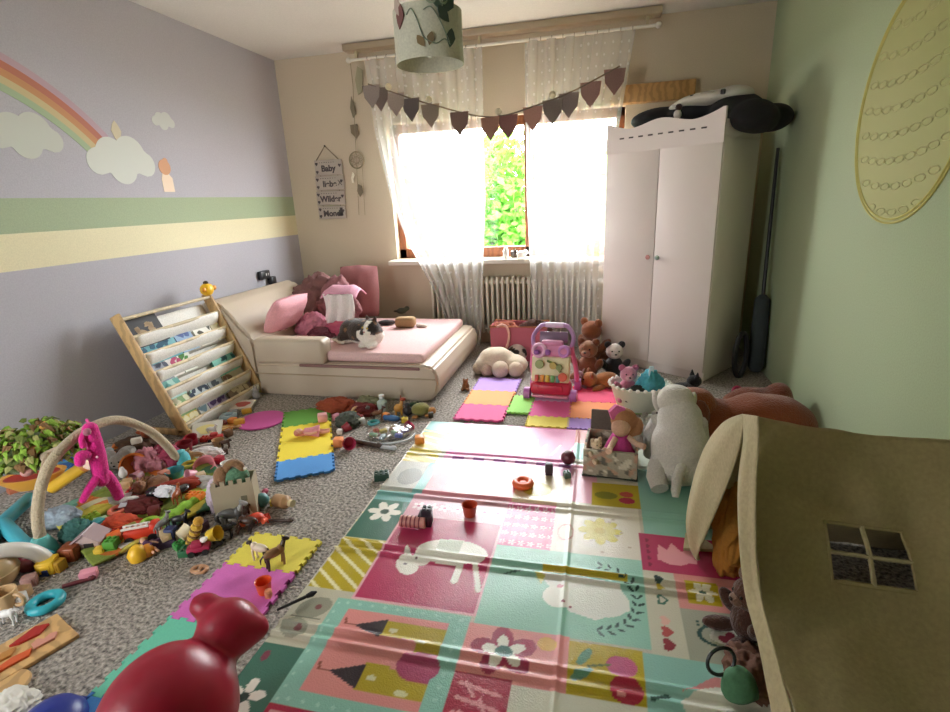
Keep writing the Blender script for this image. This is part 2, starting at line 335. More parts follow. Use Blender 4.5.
# ---- wall sign and mobile
sg=thing('hanging_wall_sign','four small grey boards on a rope hung as a ladder sign on the beige wall','wall sign',tuple(WY(330,184,YB-.02)))
y0=YB-.02
def sp(x,y): p=WY(x,y,y0); return p-sg.location
bs=[((314,160),(343,175)),((315,176),(345,190)),((316,191),(346,205)),((318,206),(346.5,219))]
words=['Baby','liebe','Wilder','Mond']
dec=mat('#4a4040','paper')
for (a,b),wd in zip(bs,words):
    pa,pb=sp(*a),sp(*b); c=(pa+pb)/2; w,h=abs(pb.x-pa.x),abs(pb.z-pa.z)-.012
    bm=nb(); box(bm,(c.x,0,c.z),(w,.012,h),bev=.003); bo=obj('sign_board',bm,mat('#ab9f93','paper'),sg)
    me=text(wd,.075,.0008,.0025); objm('lettering',me,dec,bo,smooth=False,loc=(c.x,-.0075,c.z-.01),rot=(PI/2,0,0))
    bm=nb()
    for k in range(7): ell(bm,(c.x-w*.3+k*w*.085,-.007,c.z+h*.33),(.006,.0012,.003),None,8,6)
    for s_,q in((-1,.25),(-1,-.28),(1,.1)): prism(bm,[(c.x+s_*w*.42+x*.017,c.z+h*q+z*.017) for x,z in ((0,-1),(.9,.2),(.5,.9),(0,.5),(-.5,.9),(-.9,.2))],.0012,Matrix.Translation((0,-.0078,0))@XZ)
    if wd=='liebe':
        for s_ in(-1,1): box(bm,(c.x+w*.36,-.0068,c.z),(.06,.0015,.006),(0,s_*.9,0))
    if wd=='Mond': box(bm,(c.x+w*.36,-.0068,c.z+.005),(.03,.0015,.075)); box(bm,(c.x+w*.30,-.0068,c.z-.02),(.04,.0015,.03))
    obj('drawing',bm,dec,bo)
bm=nb(); top=sp(324.5,146)
tube(bm,[sp(316,161),top,sp(340,161)],.004,6); obj('rope',bm,mat('#8a7a66','cloth'),sg)
for k in range(3):
    for xs in (.2,.8):
        a,b=bs[k]; c_,d_=bs[k+1]; bm=nb(); tube(bm,[sp(a[0]+(b[0]-a[0])*xs,b[1]-1),sp(c_[0]+(d_[0]-c_[0])*xs,c_[1]+1)],.003,5); obj('rope_link',bm,mat('#8a7a66','cloth'),sg)
bm=nb(); ell(bm,top,.008); obj('nail',bm,mat('#5a524a','metal'),sg)
mo=thing('hanging_mobile','string mobile with feathers and a small dream catcher beside the wall sign','mobile',tuple(WY(356,66,YB-.03)))
def mp(x,y): return WY(x,y,YB-.03)-mo.location
bm=nb(); tube(bm,[mp(350,60),mp(353,85),mp(354,110),mp(355,132),mp(356,150),mp(357,172),mp(359,215)],.0025,5); tube(bm,[mp(362,160),mp(365,215)],.002,5); obj('string',bm,mat('#8d8068','cloth'),mo)
def flat(pts,h,nm,dy=0.,t=.004):
    P=[mp(*p) for p in pts]; bm=nb(); prism(bm,[(p.x,p.z) for p in P],t,Matrix.Translation((0,dy,0))@XZ); obj(nm,bm,mat(h,'cloth'),mo)
flat([(351,96),(354,104),(356,114),(353,118),(350,108)],'#7d745e','feather')
flat([(350,125),(357,124),(359,133),(356,138),(351,133)],'#7a6c58','feather')
flat([(358,184),(362,186),(363,192),(360,197),(357,191)],'#7c725e','feather')
flat([(357,66),(363,70),(362,92),(358,95),(355,80)],'#a0987c','feather')
c=mp(356.5,160); bm=nb(); torus(bm,c,.07,.006,(PI/2,0,0),24,6)
for k in range(8): a=k*PI/4; tube(bm,[c+Vector((.07*math.cos(a),0,.07*math.sin(a))),c+Vector((.07*math.cos(a+2.4),0,.07*math.sin(a+2.4)))],.0016,4)
obj('dream_catcher_hoop',bm,mat('#857b60','cloth'),mo)
flat([(353,172),(355,175),(353.5,179),(354.5,183),(352.5,183),(351.6,178)],'#f2ecd8','chime_glint',-.01)  # near-white colour paints the glint on the hanging chimes
# socket with adapter on left wall
so=thing('wall_socket_timer','black plug-in unit in the wall socket above the bed head','plug',tuple(WX(262,275,XL)))
bm=nb(); box(bm,(.02,0,0),(.04,.13,.075),bev=.008); obj('housing',bm,mat('#1d1b1c','plastic'),so)
for dy in(.0,.03):
    bm=nb(); box(bm,(.041,.005+dy,.002),(.004,.012,.022),bev=.002); obj('indicator_light',bm,mat('#d6d2cc','plastic'),so)
bm=nb(); box(bm,(.03,.09,-.06),(.05,.07,.07),bev=.01); obj('adapter',bm,mat('#232021','plastic'),so)
# rainbow and cloud stickers on the left wall
def wl(x,y): p=WX(x,y,XL); return np.array((p.y,p.z))
p1,p2,p3=wl(0,52),wl(52,86),wl(108,136)
A_=np.array([p2-p1,p3-p1])*2; b_=np.array([p2@p2-p1@p1,p3@p3-p1@p1]); cc=np.linalg.solve(A_,b_); Ro=np.linalg.norm(p1-cc)
a0=math.atan2(*(p3-cc)[::-1]); a1=PI-a0
rb=thing('rainbow_sticker','muted rainbow sticker arching up the lilac wall from a white cloud','wall sticker',(XL,cc[0],cc[1]))
for k,h in enumerate(('#b59aa2','#b5705a','#c08a5c','#c2b183','#9fb08c')):
    r0,r1=Ro-k*.037,Ro-(k+1)*.037; aa=np.linspace(a0,a1,60)
    bm=nb(); prism(bm,[(r0*math.cos(a),r0*math.sin(a)) for a in aa]+[(r1*math.cos(a),r1*math.sin(a)) for a in aa[::-1]],.002,YZ); obj('rainbow_band',bm,mat(h,'paper'),rb,smooth=False)
def blobpoly(circ,n=64):
    out=[]
    c0=np.mean([c[:2] for c in circ],axis=0)
    for i in range(n):
        a=2*PI*i/n; d=np.array((math.cos(a),math.sin(a))); best=.01
        for x,y,r in circ:
            o=c0-np.array((x,y)); b=o@d; q=o@o-r*r; disc=b*b-q
            if disc>0: best=max(best,-b+math.sqrt(disc))
        out.append(c0+d*best)
    return out
def cloud(pt,s,h,label):
    c=wl(*pt); bm=nb(); prism(bm,blobpoly([(-.13*s,0,.06*s),(-.05*s,.03*s,.085*s),(.06*s,.04*s,.09*s),(.14*s,0,.06*s),(0,-.02*s,.08*s)]),.002,YZ); one('cloud_sticker',bm,mat(h,'paper'),label,'wall sticker',(XL+.0006,c[0],c[1]),smooth=False)
cloud((122,163),1.25,'#c9ccc2','white cloud sticker at the foot of the rainbow on the lilac wall')
cloud((25,138),1.0,'#bfc2b6','pale cloud sticker under the rainbow arch on the lilac wall')
cloud((163,122),.5,'#c3c6be','tiny pale cloud sticker high up away from the rainbow foot')
c=wl(166,175); fg=thing('figure_sticker','small orange and cream figure sticker standing on the green stripe','wall sticker',(XL,c[0],c[1]))
bm=nb(); prism(bm,[(-.045,-.11),(.05,-.11),(.05,-.02),(.02,.01),(-.03,.01),(-.045,-.03)],.002,YZ); obj('figure_body',bm,mat('#e6cfb5','paper'),fg,smooth=False)
bm=nb(); prism(bm,blobpoly([(0,.05,.05),(.015,.09,.02)]),.0025,YZ); obj('figure_head',bm,mat('#cf9a72','paper'),fg,smooth=False)
c=wl(118,140); bm=nb(); prism(bm,leaf2(.13,.035),.0025,YZ); one('leaf_sticker',bm,mat('#cabfa0','paper'),'cream upright leaf sticker rising out of the cloud','wall sticker',(XL,c[0],c[1]-.02),smooth=False)
# egg shaped balloon sticker on right wall
E0=[(856,150),(858,178),(866,203),(888,223),(905,217),(922,200),(945,160)]
pe=[np.array((WX(*p,XR).y,WX(*p,XR).z)) for p in E0]
ecx,ecz=2.62,1.60
eg=thing('balloon_sticker','big olive-yellow egg-shaped sticker with beaded lines on the green wall','wall sticker',(XR,ecx,ecz))
def egg(t,k=1.): 
    a=2*PI*t; return (.41*k*math.cos(a)*(1-.06*math.sin(a)), .465*k*math.sin(a))
tilt=R(-4)
def er(p): return (p[0]*math.cos(tilt)-p[1]*math.sin(tilt),p[0]*math.sin(tilt)+p[1]*math.cos(tilt))
bm=nb(); prism(bm,[er(egg(i/64)) for i in range(64)],.002,Matrix.Translation((-.002,0,0))@YZ); obj('sticker_field',bm,mat('#a7a66c','paper'),eg,smooth=False)
for kk in(1.,.965):
    bm=nb(); tube(bm,[(-.003,*er(egg(i/80,kk))) for i in range(80)],.0045,6,closed=True); obj('sticker_outline',bm,mat('#bdb565','paper'),eg)
for zz in np.linspace(-.37,.37,8):
    bm=nb()
    hw=.41*math.sqrt(max(0,1-(zz/.465)**2))*.88; n=max(3,int(hw*2/.075))
    for i in range(n):
        yy=-hw+2*hw*(i+.5)/n; dz=-.05*(1-(yy/(hw+.01))**2)
        tube(bm,[(-.003,*er((yy+.036*math.cos(a),zz+dz+.014*math.sin(a)))) for a in np.linspace(0,2*PI,14)[:-1]],.0022,4,closed=True)
    obj('bead_print',bm,mat('#b9b680','paper'),eg)
# garden beyond the window
def leaves(n,c,s,seed,l=.16):
    r=np.random.RandomState(seed); bm=nb()
    for i in range(n):
        d=r.normal(size=3); d/=np.linalg.norm(d); p=np.array(c)+d*np.array(s)*(r.rand()**.4)
        q=Euler(r.rand(3)*6.28).to_matrix(); k=l*(.6+.8*r.rand())
        vs=[bm.verts.new(Vector(p)+q@Vector(v)*k) for v in ((0,0,0),(.28,.4,.06),(0,1,0),(-.28,.4,.06))]; bm.faces.new(vs)
    return bm
ml=[]
for h in ('#4f8a22','#578f2c','#5f9430','#6f9f45'):
    m=mat(h,'foliage',.6).copy(); nt=m.node_tree; b=nt.nodes['Principled BSDF']; o_=nt.nodes['Material Output']; t=nt.nodes.new('ShaderNodeBsdfTranslucent'); t.inputs[0].default_value=(*[min(1,c*1.5) for c in lin(h)],1); mx=nt.nodes.new('ShaderNodeMixShader'); mx.inputs[0].default_value=.5
    nt.links.new(b.outputs[0],mx.inputs[1]); nt.links.new(t.outputs[0],mx.inputs[2]); nt.links.new(mx.outputs[0],o_.inputs[0]); ml.append(m)
for i,(x,yy,z,s,lb) in enumerate(((-1.6,9.0,.2,(1.3,.9,2.2),'leafy green garden tree seen beside the window post through the bare glass'),(-4.6,10.0,.4,(2.0,1.0,2.1),'leafy green garden tree seen through the swept-aside sheer curtain'),(-.15,9.8,.1,(.8,.8,2.1),'leafy green garden tree seen through the straight sheer curtain'))):
    tr=thing('garden_tree',lb,'tree',(x,yy,-2.2)); obj('crown',leaves((9000,11000,6000)[i],(0,0,z+2.2),s,i,.17),ml[i],tr,smooth=False)
    bm=nb(); cyl(bm,(0,0,0),(0,0,z+2.6),.13,.07); 
    for k in range(5): a=k*1.3; cyl(bm,(0,0,z+1.6+k*.2),(.9*math.cos(a),.5*math.sin(a),z+2.6+k*.25),.04,.015,8)
    obj('trunk',bm,mat('#6b6250','wood'),tr)
bm=nb(); box(bm,(0,14,-2.3),(60,18,.2)); struct('ground_garden',bm,mat('#968f80','cloth'))
# ================================================================ FURNITURE
LE=mat('#c0b09c','leather')
bd=thing('toddler_bed','beige upholstered toddler bed with rounded foot and pink pad','bed',(-1.9,3.1,0))
def bx_(x): return x+1.9
prof=[(-2.82,0),(-2.83,.60),(-2.81,.68),(-2.76,.715),(-2.68,.71),(-2.61,.66),(-2.54,.57),(-2.48,.49),(-2.43,.44),(-2.41,.38),(-2.41,0)]
bm=nb(); prism(bm,[(bx_(x),z*.965) for x,z in prof],1.03,Matrix.Translation((0,.02,0))@XZ,bev=.022); obj('headboard',bm,LE,bd)
foot=[(-2.41,0.0),(-2.41,.235),(-1.20,.255),(-1.10,.262),(-1.055,.245),(-1.03,.20),(-1.02,.14),(-1.035,.07),(-1.07,.02),(-1.10,0)]
bm=nb(); prism(bm,[(bx_(x),z) for x,z in foot],1.19,Matrix.Translation((0,.0,0))@XZ,bev=.016); obj('base',bm,LE,bd)
bm=nb(); box(bm,(bx_(-2.135),.075,.325),(.56,.14,.19),bev=.035,seg=4); obj('side_guard',bm,LE,bd)
bm=nb(); tube(bm,[(bx_(-2.41),-.004,.165),(bx_(-1.045),-.004,.165)],.005,6); obj('seam_piping',bm,mat('#a8967c','leather'),bd)
pp=nb(); box(pp,(bx_(-1.77),.61,.285),(1.26,1.11,.07),bev=.028,seg=4); obj('mattress_pad',pp,mat('#d9b4b2','cloth'),bd)
bm=nb(); box(bm,(bx_(-1.6),.0,.235),(.9,.02,.02),bev=.006); obj('pad_hem',bm,mat('#8d6a66','cloth'),bd)
MZ=.32
# pillows and bedding
def pillow(name,label,c,s,rot,h,cat='pillow',k='cloth'):
    bm=nb(); t=bmesh.new(); bmesh.ops.create_grid(t,x_segments=16,y_segments=16,size=1)
    for v in t.verts:
        x,y=v.co.x,v.co.y; e=(1-abs(x)**3)*(1-abs(y)**3); v.co.z=e**.5
        v.co.x*=1-.06*(1-e)*abs(y); v.co.y*=1-.06*(1-e)*abs(x)
    me=bpy.data.meshes.new('t'); t.to_mesh(me); t.free(); n=0
    bm.from_mesh(me); vs=list(bm.verts); bm.from_mesh(me); bm.verts.ensure_lookup_table()
    for v in bm.verts[len(vs):]: v.co.z*=-1
    bmesh.ops.remove_doubles(bm,verts=bm.verts,dist=.001)
    for v in bm.verts: v.co=Vector((v.co.x*s[0],v.co.y*s[1],v.co.z*s[2]*(1+.25*noise.noise(v.co*3))))
    return tag(obj(name,bm,mat(h,k),None,loc=c,rot=rot),label,cat)
pillow('pillow','pale pink pillow leaning on the beige bed head',WX(286,313,-2.36),(.155,.21,.06),(0,R(-58),R(-5)),'#e3a6ae')
pillow('cushion','taupe cushion wedged between bed head and pale pink pillow',(-2.44,3.52,.44),(.13,.16,.045),(0,R(-62),R(-3)),'#8d6c66','cushion')
pillow('wall_cushion','square dusty-pink cushion upright against the beige wall',(-2.13,4.33,.55),(.19,.24,.06),(R(82),0,R(3)),'#a56f70','cushion')
def crumple(name,label,cat,loc,s,h,seed,kind='cloth',rz=0,flat=.35,n=46,group=None):
    """a heap of soft cloth with real folds"""
    me=bpy.data.meshes.new(name); bm=nb(); bmesh.ops.create_icosphere(bm,subdivisions=5,radius=1)
    o3=Vector((seed*7.1,seed*3.3,seed))
    for v in bm.verts:
        p=v.co.copy(); q=p+.35*Vector((noise.noise(p*1.7+o3),noise.noise(p*1.7-o3),0)); d=.22*noise.noise(p*1.4+o3)-.34*abs(noise.noise(q*2.3+o3))-.20*abs(noise.noise(q*4.6-o3))+.05*noise.noise(p*9+o3)+.14
        v.co=p*(1+d); v.co=Vector((v.co.x*s[0],v.co.y*s[1],max(v.co.z,-flat)*s[2]+flat*s[2]))
    return one(name,bm,mat(h,kind),label,cat,loc,rz,group,ang=180)
crumple('quilt','mauve-brown crumpled quilt heaped on the bed below the wall cushion','quilt',(-2.42,4.08,MZ),(.27,.20,.30),'#7f5653',1)
crumple('quilt','dull rose-brown crumpled cover heaped behind the white garment','quilt',(-2.24,4.06,MZ),(.20,.16,.27),'#8d5d60',2)
crumple('blanket','light pink blanket lying beside the pale pink pillow','blanket',(-2.28,3.72,MZ),(.13,.13,.11),'#c97f92',3)
bl=crumple('striped_blanket','dark and hot pink folded blanket in front of the white garment','blanket',(-1.99,3.72,MZ),(.20,.14,.07),'#b5536c',4)
crumple('striped_blanket','deep maroon folded cloth tucked under the hot pink blanket','blanket',(-2.13,3.58,MZ),(.11,.09,.05),'#6b3540',5)
gm=thing('white_garment','white child garment with pink shoulders draped over the bedding','garment',(-2.04,3.90,MZ))
bm=nb(); grid(bm,lambda u,v:(-.13+.27*u+.012*math.sin(v*5),-.16+.02*math.sin(u*17+v*2)-.02*v,.31-.30*v),24,14); obj('cloth_drape',bm,mat('#e8e3de','cloth'),gm,solid=.006)
bm=nb(); grid(bm,lambda u,v:(-.15+.31*u,-.165+.20*v+.012*math.sin(u*9),.315+.05*math.sin(v*PI)-.10*max(0,abs(u-.5)*2-.6)),24,10); obj('shoulder',bm,mat('#d9a0b4','cloth'),gm,solid=.008)
# the cat: one skin, painted coat
ce=[((0,0,.075),(.155,.10,.085)),((.10,-.015,.07),(.085,.085,.075)),((-.09,0,.075),(.10,.10,.08)),((.135,-.04,.125),(.062,.058,.055)),((.165,-.085,.108),(.025,.024,.02)),
 ((.105,-.035,.178),(.016,.012,.028),(0,-.3,0)),((.168,-.03,.178),(.016,.012,.028),(0,.3,0)),((.11,-.085,.022),(.03,.05,.02)),((.17,-.075,.022),(.03,.045,.02)),((-.10,-.06,.04),(.07,.06,.045)),((-.16,-.08,.02),(.06,.03,.018),(0,0,.6)),((-.10,-.115,.018),(.06,.02,.016),(0,0,-.2))]
cat_me=blob(ce,.008,5)
def catcoat(P):
    x,y,z=P[:,0],P[:,1],P[:,2]; out=np.tile(np.array(lin('#33271f')),(len(P),1)); W=np.array(lin('#e6ded2')); B=np.array(lin('#2a211c')); G=np.array(lin('#7d5a3c'))
    nn=np.array([noise.noise(Vector(p)*28) for p in P]); out[(nn>.34)&(x<.06)]=G
    chest=(x>.055+.02*nn)&(z<.105+.01*nn); out[chest]=W
    paws=(z<.03); out[paws]=W*.9
    face=(x>.08)&(z>.085); blaze=face&(np.abs(x-.147-.0*y)<.017+.25*np.clip(.13-z,0,1))&(y<-.03); out[face]=B; out[face&(nn>.3)&(y>-.05)]=G; out[blaze]=W
    out[(y<-.09)&(z<.118)&(x>.12)]=W
    ear=(z>.175); out[ear]=np.array(lin('#4a3328')); return out
paint(cat_me,catcoat)
ct=objm('cat',cat_me,mat(None,'plush',attr=1,s=110),loc=(-1.695,3.43,MZ),rot=(0,0,R(-26))); ct.scale=(1.13,1.13,1.13)
tag(ct,'calico cat with dark face patches and white chest resting on the pink bed pad','cat')
for nm,pts,h in (('eye',((.120,-.093,.135),(.163,-.093,.135)),'#c9b04a'),('nose',((.153,-.112,.114),),'#b5807a')):
    for p in pts:
        bm=nb(); ell(bm,p,(.008,.005,.007) if nm=='eye' else (.006,.005,.005)); 
        if nm=='eye': ell(bm,(p[0],p[1]-.004,p[2]),(.003,.003,.006))
        obj(nm,bm,mat(h,'gloss'),ct)
# small things at the bed foot
bm=nb(); box(bm,(0,0,.045),(.17,.10,.085),bev=.03,seg=4); one('toy_pouch',bm,mat('#a98a63','cloth'),'tan padded pouch on the pink bed pad near the sheer curtain','pouch',tuple(F(406,327,MZ)),.1)
bm=nb(); 
me=blob([((0,0,.022),(.07,.035,.022)),((.05,.02,.02),(.035,.02,.018)),((-.06,0,.018),(.03,.02,.015))],.007,4); tag(objm('dark_slipper',me,mat('#3a3433','cloth'),loc=tuple(F(386,325,MZ)),rot=(0,0,.1)),'dark slipper-like soft toy lying behind the cat','toy')
me=blob([((0,0,.03),(.05,.03,.03)),((.05,0,.05),(.025,.022,.024)),((-.05,.01,.03),(.03,.012,.012))],.007,4); tag(objm('dark_figurine',me,mat('#3b3a2b','plastic'),loc=tuple(F(402,314,MZ)),rot=(0,0,.4)),'dark olive toy animal behind the tan pouch on the bed','toy')
bm=nb(); cyl(bm,(0,0,.014),(.07,.02,.014),.013); cyl(bm,(.07,.02,.014),(.095,.027,.014),.013,.006); one('white_marker',bm,mat('#d8cfc4','plastic'),'stubby pale marker lying by the tan pouch on the bed','marker',tuple(F(417,327,MZ)),-.5)
bm=nb(); 
# ---------------- sling bookshelf
SH=.70; sl=thing('sling_bookshelf','wooden sling bookshelf with white fabric pockets leaning back to the lilac wall','bookshelf',(-2.42,2.37,0))
Ls=.74; back=-.30
def sp_(t,y,o=0.): return Vector((back*(1-t)+o*.89,y,SH*(1-t)+.03+o*.455))   # t=0 top, 1 bottom, o = distance out of the slope
WD=mat('#bd9a68','wood')
for yy in (0,Ls):
    bm=nb(); a,b=sp_(-.03,yy),sp_(1.0,yy); mid=(a+b)/2; d=b-a; ang=math.atan2(d.x,-d.z)
    box(bm,mid,(.075,.02,d.length),(0,-ang,0),bev=.006); obj('side_rail',bm,WD,sl)
    bm=nb(); box(bm,(back/2-.0,yy,.03),(.40,.02,.04),bev=.005); obj('floor_runner',bm,WD,sl)
NR=6
for k in range(NR+1):
    t=.02+k*.155; bm=nb(); cyl(bm,sp_(t,.01,.02),sp_(t,Ls-.01,.02),.011,n=10); obj('rail_bar',bm,mat('#d9c7a2','wood'),sl)
FB=mat('#efece5','cloth')
for k in range(NR):
    t0=.02+(k+1)*.155; 
    bm=nb(); grid(bm,lambda u,v,t0=t0:sp_(t0+.0+.10*v,.02+(Ls-.04)*u,.026-.075*v*v+.006*math.sin(u*9+k)),16,6); obj('fabric_pocket',bm,FB,sl,solid=.004)
    bm=nb(); grid(bm,lambda u,v,t0=t0:sp_(t0-.135+.235*v,.02+(Ls-.04)*u,-.055+.003*math.sin(u*11+k)),16,6); obj('fabric_backing',bm,FB,sl,solid=.004)
def book(label,h,row,y0,y1,rise,pat=None,h2='#f2ede0'):
    t0=.02+(row+1)*.155; w=(y1-y0)*Ls; th=.016; Lb=rise+.09
    b=thing('picture_book',label,'book',tuple(Vector(sl.location)+sp_(t0+.085,(y0+y1)/2*Ls,-.022)),group=None)
    M=Matrix(((0,back*-1/ math.hypot(back,SH)*-1,.889),(1,0,0),(0,SH/math.hypot(back,SH),.457)))  # local x->y, y->up the slope, z->out
    b.rotation_euler=M.to_euler()
    bm=nb(); box(bm,(0,Lb/2,th/2),(w,Lb,.003),bev=.0008); box(bm,(0,Lb/2,-th/2),(w,Lb,.003),bev=.0008); box(bm,(-w/2+.002,Lb/2,0),(.004,Lb,th)); obj('cover',bm,mat(h,'paper',.6),b,smooth=False)
    bm=nb(); box(bm,(.003,Lb/2,0),(w-.01,Lb-.01,th-.003)); obj('page_block',bm,mat('#e9e3d4','paper'),b,smooth=False)
    if pat:
        bm=nb(); rr=random.Random(len(label))
        for i in range(pat): prism(bm,leaf2(rr.uniform(.03,.06),rr.uniform(.012,.028)),.001,Matrix.Translation((rr.uniform(-w*.4,w*.4),rr.uniform(.08,Lb-.06),th/2+.0015))@Matrix.Rotation(rr.uniform(-1.5,1.5),4,'Z'))
        obj('cover_picture',bm,mat(h2,'paper'),b,smooth=False)
for a in (('black picture book with cream drawings in the top row of the bookshelf','#1f1b1c',0,.07,.38,.095,7,'#b59a78'),
 ('teal-blue picture book in the second row of the bookshelf','#5fa3ad',1,.08,.42,.075,6,'#2e5d78'),
 ('pale blue picture book beside the teal one in the second row','#93b0cf',1,.43,.62,.09,5,'#5a6fa5'),
 ('white picture book with a dark round picture in the second row','#e6e2d6',1,.65,.86,.085,2,'#4a4a3f'),
 ('cream thin book at the far end of the second row','#d9cfae',1,.87,.98,.07,None),
 ('grey picture book at the near end of the third row','#8e93a0',2,.04,.20,.07,4,'#55596a'),
 ('white book with a pink flower in the third row','#dcd3cd',2,.21,.33,.065,3,'#c04a70'),
 ('white book with a green figure in the third row','#dfe0d2',2,.34,.48,.085,3,'#4f8a3c'),
 ('mint picture book at the near end of the fourth row','#a9d2c6',3,.03,.24,.05,4,'#6fb0a8'),
 ('teal picture book at the far end of the fourth row','#78c2b2',3,.66,.95,.07,5,'#2d6a6a'),
 ('green picture book at the near end of the fifth row','#86a86a',4,.03,.24,.06,5,'#e5e0c0'),
 ('pale book with navy shapes in the fifth row','#c3cdd0',4,.28,.48,.08,6,'#2b3a4f'),
 ('silver grey book in the middle of the fifth row','#aab0b3',4,.49,.66,.07,4,'#596066'),
 ('beige book at the far end of the fifth row','#cbbfa2',4,.68,.95,.055,3,'#8b6b55'),
 ('yellow picture book at the near end of the bottom row','#e2cd62',5,.05,.24,.06,3,'#f5efc5'),
 ('lavender picture book in the middle of the bottom row','#b9a8c9',5,.38,.60,.085,5,'#5a3f78'),
 ('white picture book beside the lavender one in the bottom row','#d9dbd8',5,.26,.37,.06,4,'#7f9fae'),
 ('brown picture book at the far end of the bottom row','#8f7a66',5,.64,.93,.075,6,'#d8c9a8')): book(*a)
yb=thing('toy_bee','round yellow toy with a dark cap sitting on top of the bookshelf','toy',tuple(Vector(sl.location)+sp_(.01,Ls*.97,.03)))
bm=nb(); ell(bm,(0,0,.045),(.042,.05,.045)); obj('body',bm,mat('#eeb928','plastic'),yb)
bm=nb(); ell(bm,(0,0,.093),(.018,.018,.014)); obj('cap',bm,mat('#3a2c22','plastic'),yb)
for s in(-1,1):
    bm=nb(); ell(bm,(.02,s*.05,.05),(.012,.02,.018)); obj('wing',bm,mat('#d58f1c','plastic'),yb)
# ---------------- wardrobe set across the corner
WA=R(36); Wd,Dp=.86,.52; A=F(703,383); dx=Vector((math.cos(WA),-math.sin(WA),0)); fl_=A-dx*Wd
wr=thing('wardrobe','pinkish-white two-door wardrobe with scalloped crown set across the corner','wardrobe',tuple(fl_),-WA)
WP=mat('#e6dcd6','plastic',.55)
for x in (.009,Wd-.009):
    bm=nb(); box(bm,(x,Dp/2,.82),(.018,Dp,1.62),bev=.003); obj('side_panel',bm,WP,wr)
bm=nb(); box(bm,(Wd/2,Dp-.005,.84),(Wd-.02,.01,1.58)); obj('back_panel',bm,WP,wr)
for z in (.07,1.60):
    bm=nb(); box(bm,(Wd/2,Dp/2,z),(Wd-.036,Dp-.02,.018)); obj('shelf_panel',bm,WP,wr)
bm=nb(); box(bm,(Wd/2,.03,.03),(Wd-.036,.018,.06)); obj('plinth',bm,WP,wr)
for k,(x,kc) in enumerate(((.003,'#c08a86'),(Wd/2+.002,'#8fa398'))):
    wd_=Wd/2-.005; bm=nb(); box(bm,(x+wd_/2,-.009,.84),(wd_,.018,1.53),bev=.004); d=obj('door',bm,WP,wr)
    kx=(x+wd_-.035) if k==0 else x+.035
    bm=nb(); cyl(bm,(kx,-.018,.86),(kx,-.03,.86),.006); ell(bm,(kx,-.036,.86),(.017,.012,.017)); obj('knob',bm,mat(kc,'gloss'),d)
bm=nb(); top=[]
for i in range(49):
    u=i/48; s=abs(u-.5)*2; z=1.735+.0*s
    z=1.735+.045*math.exp(-(s/.36)**2)+.06*(max(0,(s-.5)/.5)**1.5 if s<.93 else .9)
    top.append((u*Wd,z))
prism(bm,[(0,1.585),(Wd,1.585)]+top[::-1],.02,Matrix.Translation((0,-.02,0))@XZ); obj('crown_board',bm,WP,wr,smooth=False)
for x in(.009,Wd-.009):
    bm=nb(); box(bm,(x,Dp/2,1.665),(.018,Dp,.11),bev=.003); obj('side_crown',bm,WP,wr)
for k in range(9):
    bm=nb(); box(bm,((Wd-.72)/2+.06+k*.075,-.0203,1.682),(.036,.004,.010),bev=.001); obj('crown_slot',bm,mat('#4a423d','plastic'),wr)
def wloc(x,y,z): return tuple(fl_+dx*x+Vector((math.sin(WA),math.cos(WA),0))*y+Vector((0,0,z)))
me=blob([((.24,.30,.08),(.22,.20,.07)),((.52,.28,.085),(.22,.19,.085)),((.80,.26,.06),(.17,.20,.10)),((.95,.18,-.01),(.13,.20,.10)),((.96,.40,.0),(.13,.16,.09))],.018,8,.012,6)
tag(objm('black_bag',me,mat('#131113','cloth'),loc=wloc(0,0,1.735),rot=(0,0,-WA)),'black soft travel bag lying on the wardrobe and drooping over its side','bag')
hc=thing('white_baby_seat','grey-white moulded baby seat with two dark clips resting on the black bag','baby seat',wloc(.64,.22,1.83),-WA)
me=blob([((0,0,.045),(.24,.17,.05)),((-.18,0,.025),(.10,.13,.035)),((.15,0,.05),(.12,.13,.055))],.015,6); objm('seat_shell',me,mat('#bdb9ae','plastic'),hc)
for x in(-.06,.14):
    bm=nb(); box(bm,(x,-.13,.058),(.026,.03,.03),bev=.006); obj('clip',bm,mat('#2a2624','plastic'),hc)
bm=nb(); box(bm,(.04,-.125,.05),(.09,.05,.05),bev=.01); obj('buckle_pad',bm,mat('#9d9a8c','plastic'),hc)
bt=thing('brown_figure','small white and brown figure peeking over the wardrobe crown','toy',wloc(.50,.06,1.775))
bm=nb(); ell(bm,(0,0,.02),(.025,.025,.03)); obj('body',bm,mat('#d8cfc6','plush'),bt)
bm=nb(); ell(bm,(.005,0,.062),(.022,.022,.024)); obj('head',bm,mat('#3c2620','plush'),bt)
pl=thing('bagged_pole','thin black pole in a dark grey sleeve leaning between wardrobe and green wall','pole',tuple(Vector((1.13,3.90,0))))
pt,pb=WX(778,148,1.165),Vector((1.13,3.90,.03))
pt=pt-Vector(pl.location); a=Vector((0,0,.03)); q=a+(pt-a)*.36
bm=nb(); cyl(bm,q,pt,.013,.011); obj('pole',bm,mat('#141214','plastic'),pl)
bm=nb(); tube(bm,[a,a+(q-a)*.06,a+(q-a)*.5,q-(q-a)*.06,q],[.03,.052,.055,.05,.02],14); obj('sleeve',bm,mat('#353b3c','cloth'),pl)
bm=nb(); torus(bm,(-.125,-.06,.17),.05,.018,(PI/2,0,.5),24,8,sy=3.2); one('black_ring_strap',bm,mat('#1d1b1d','plastic'),'black oval frame standing beside the wardrobe side panel','frame',tuple(pl.location))
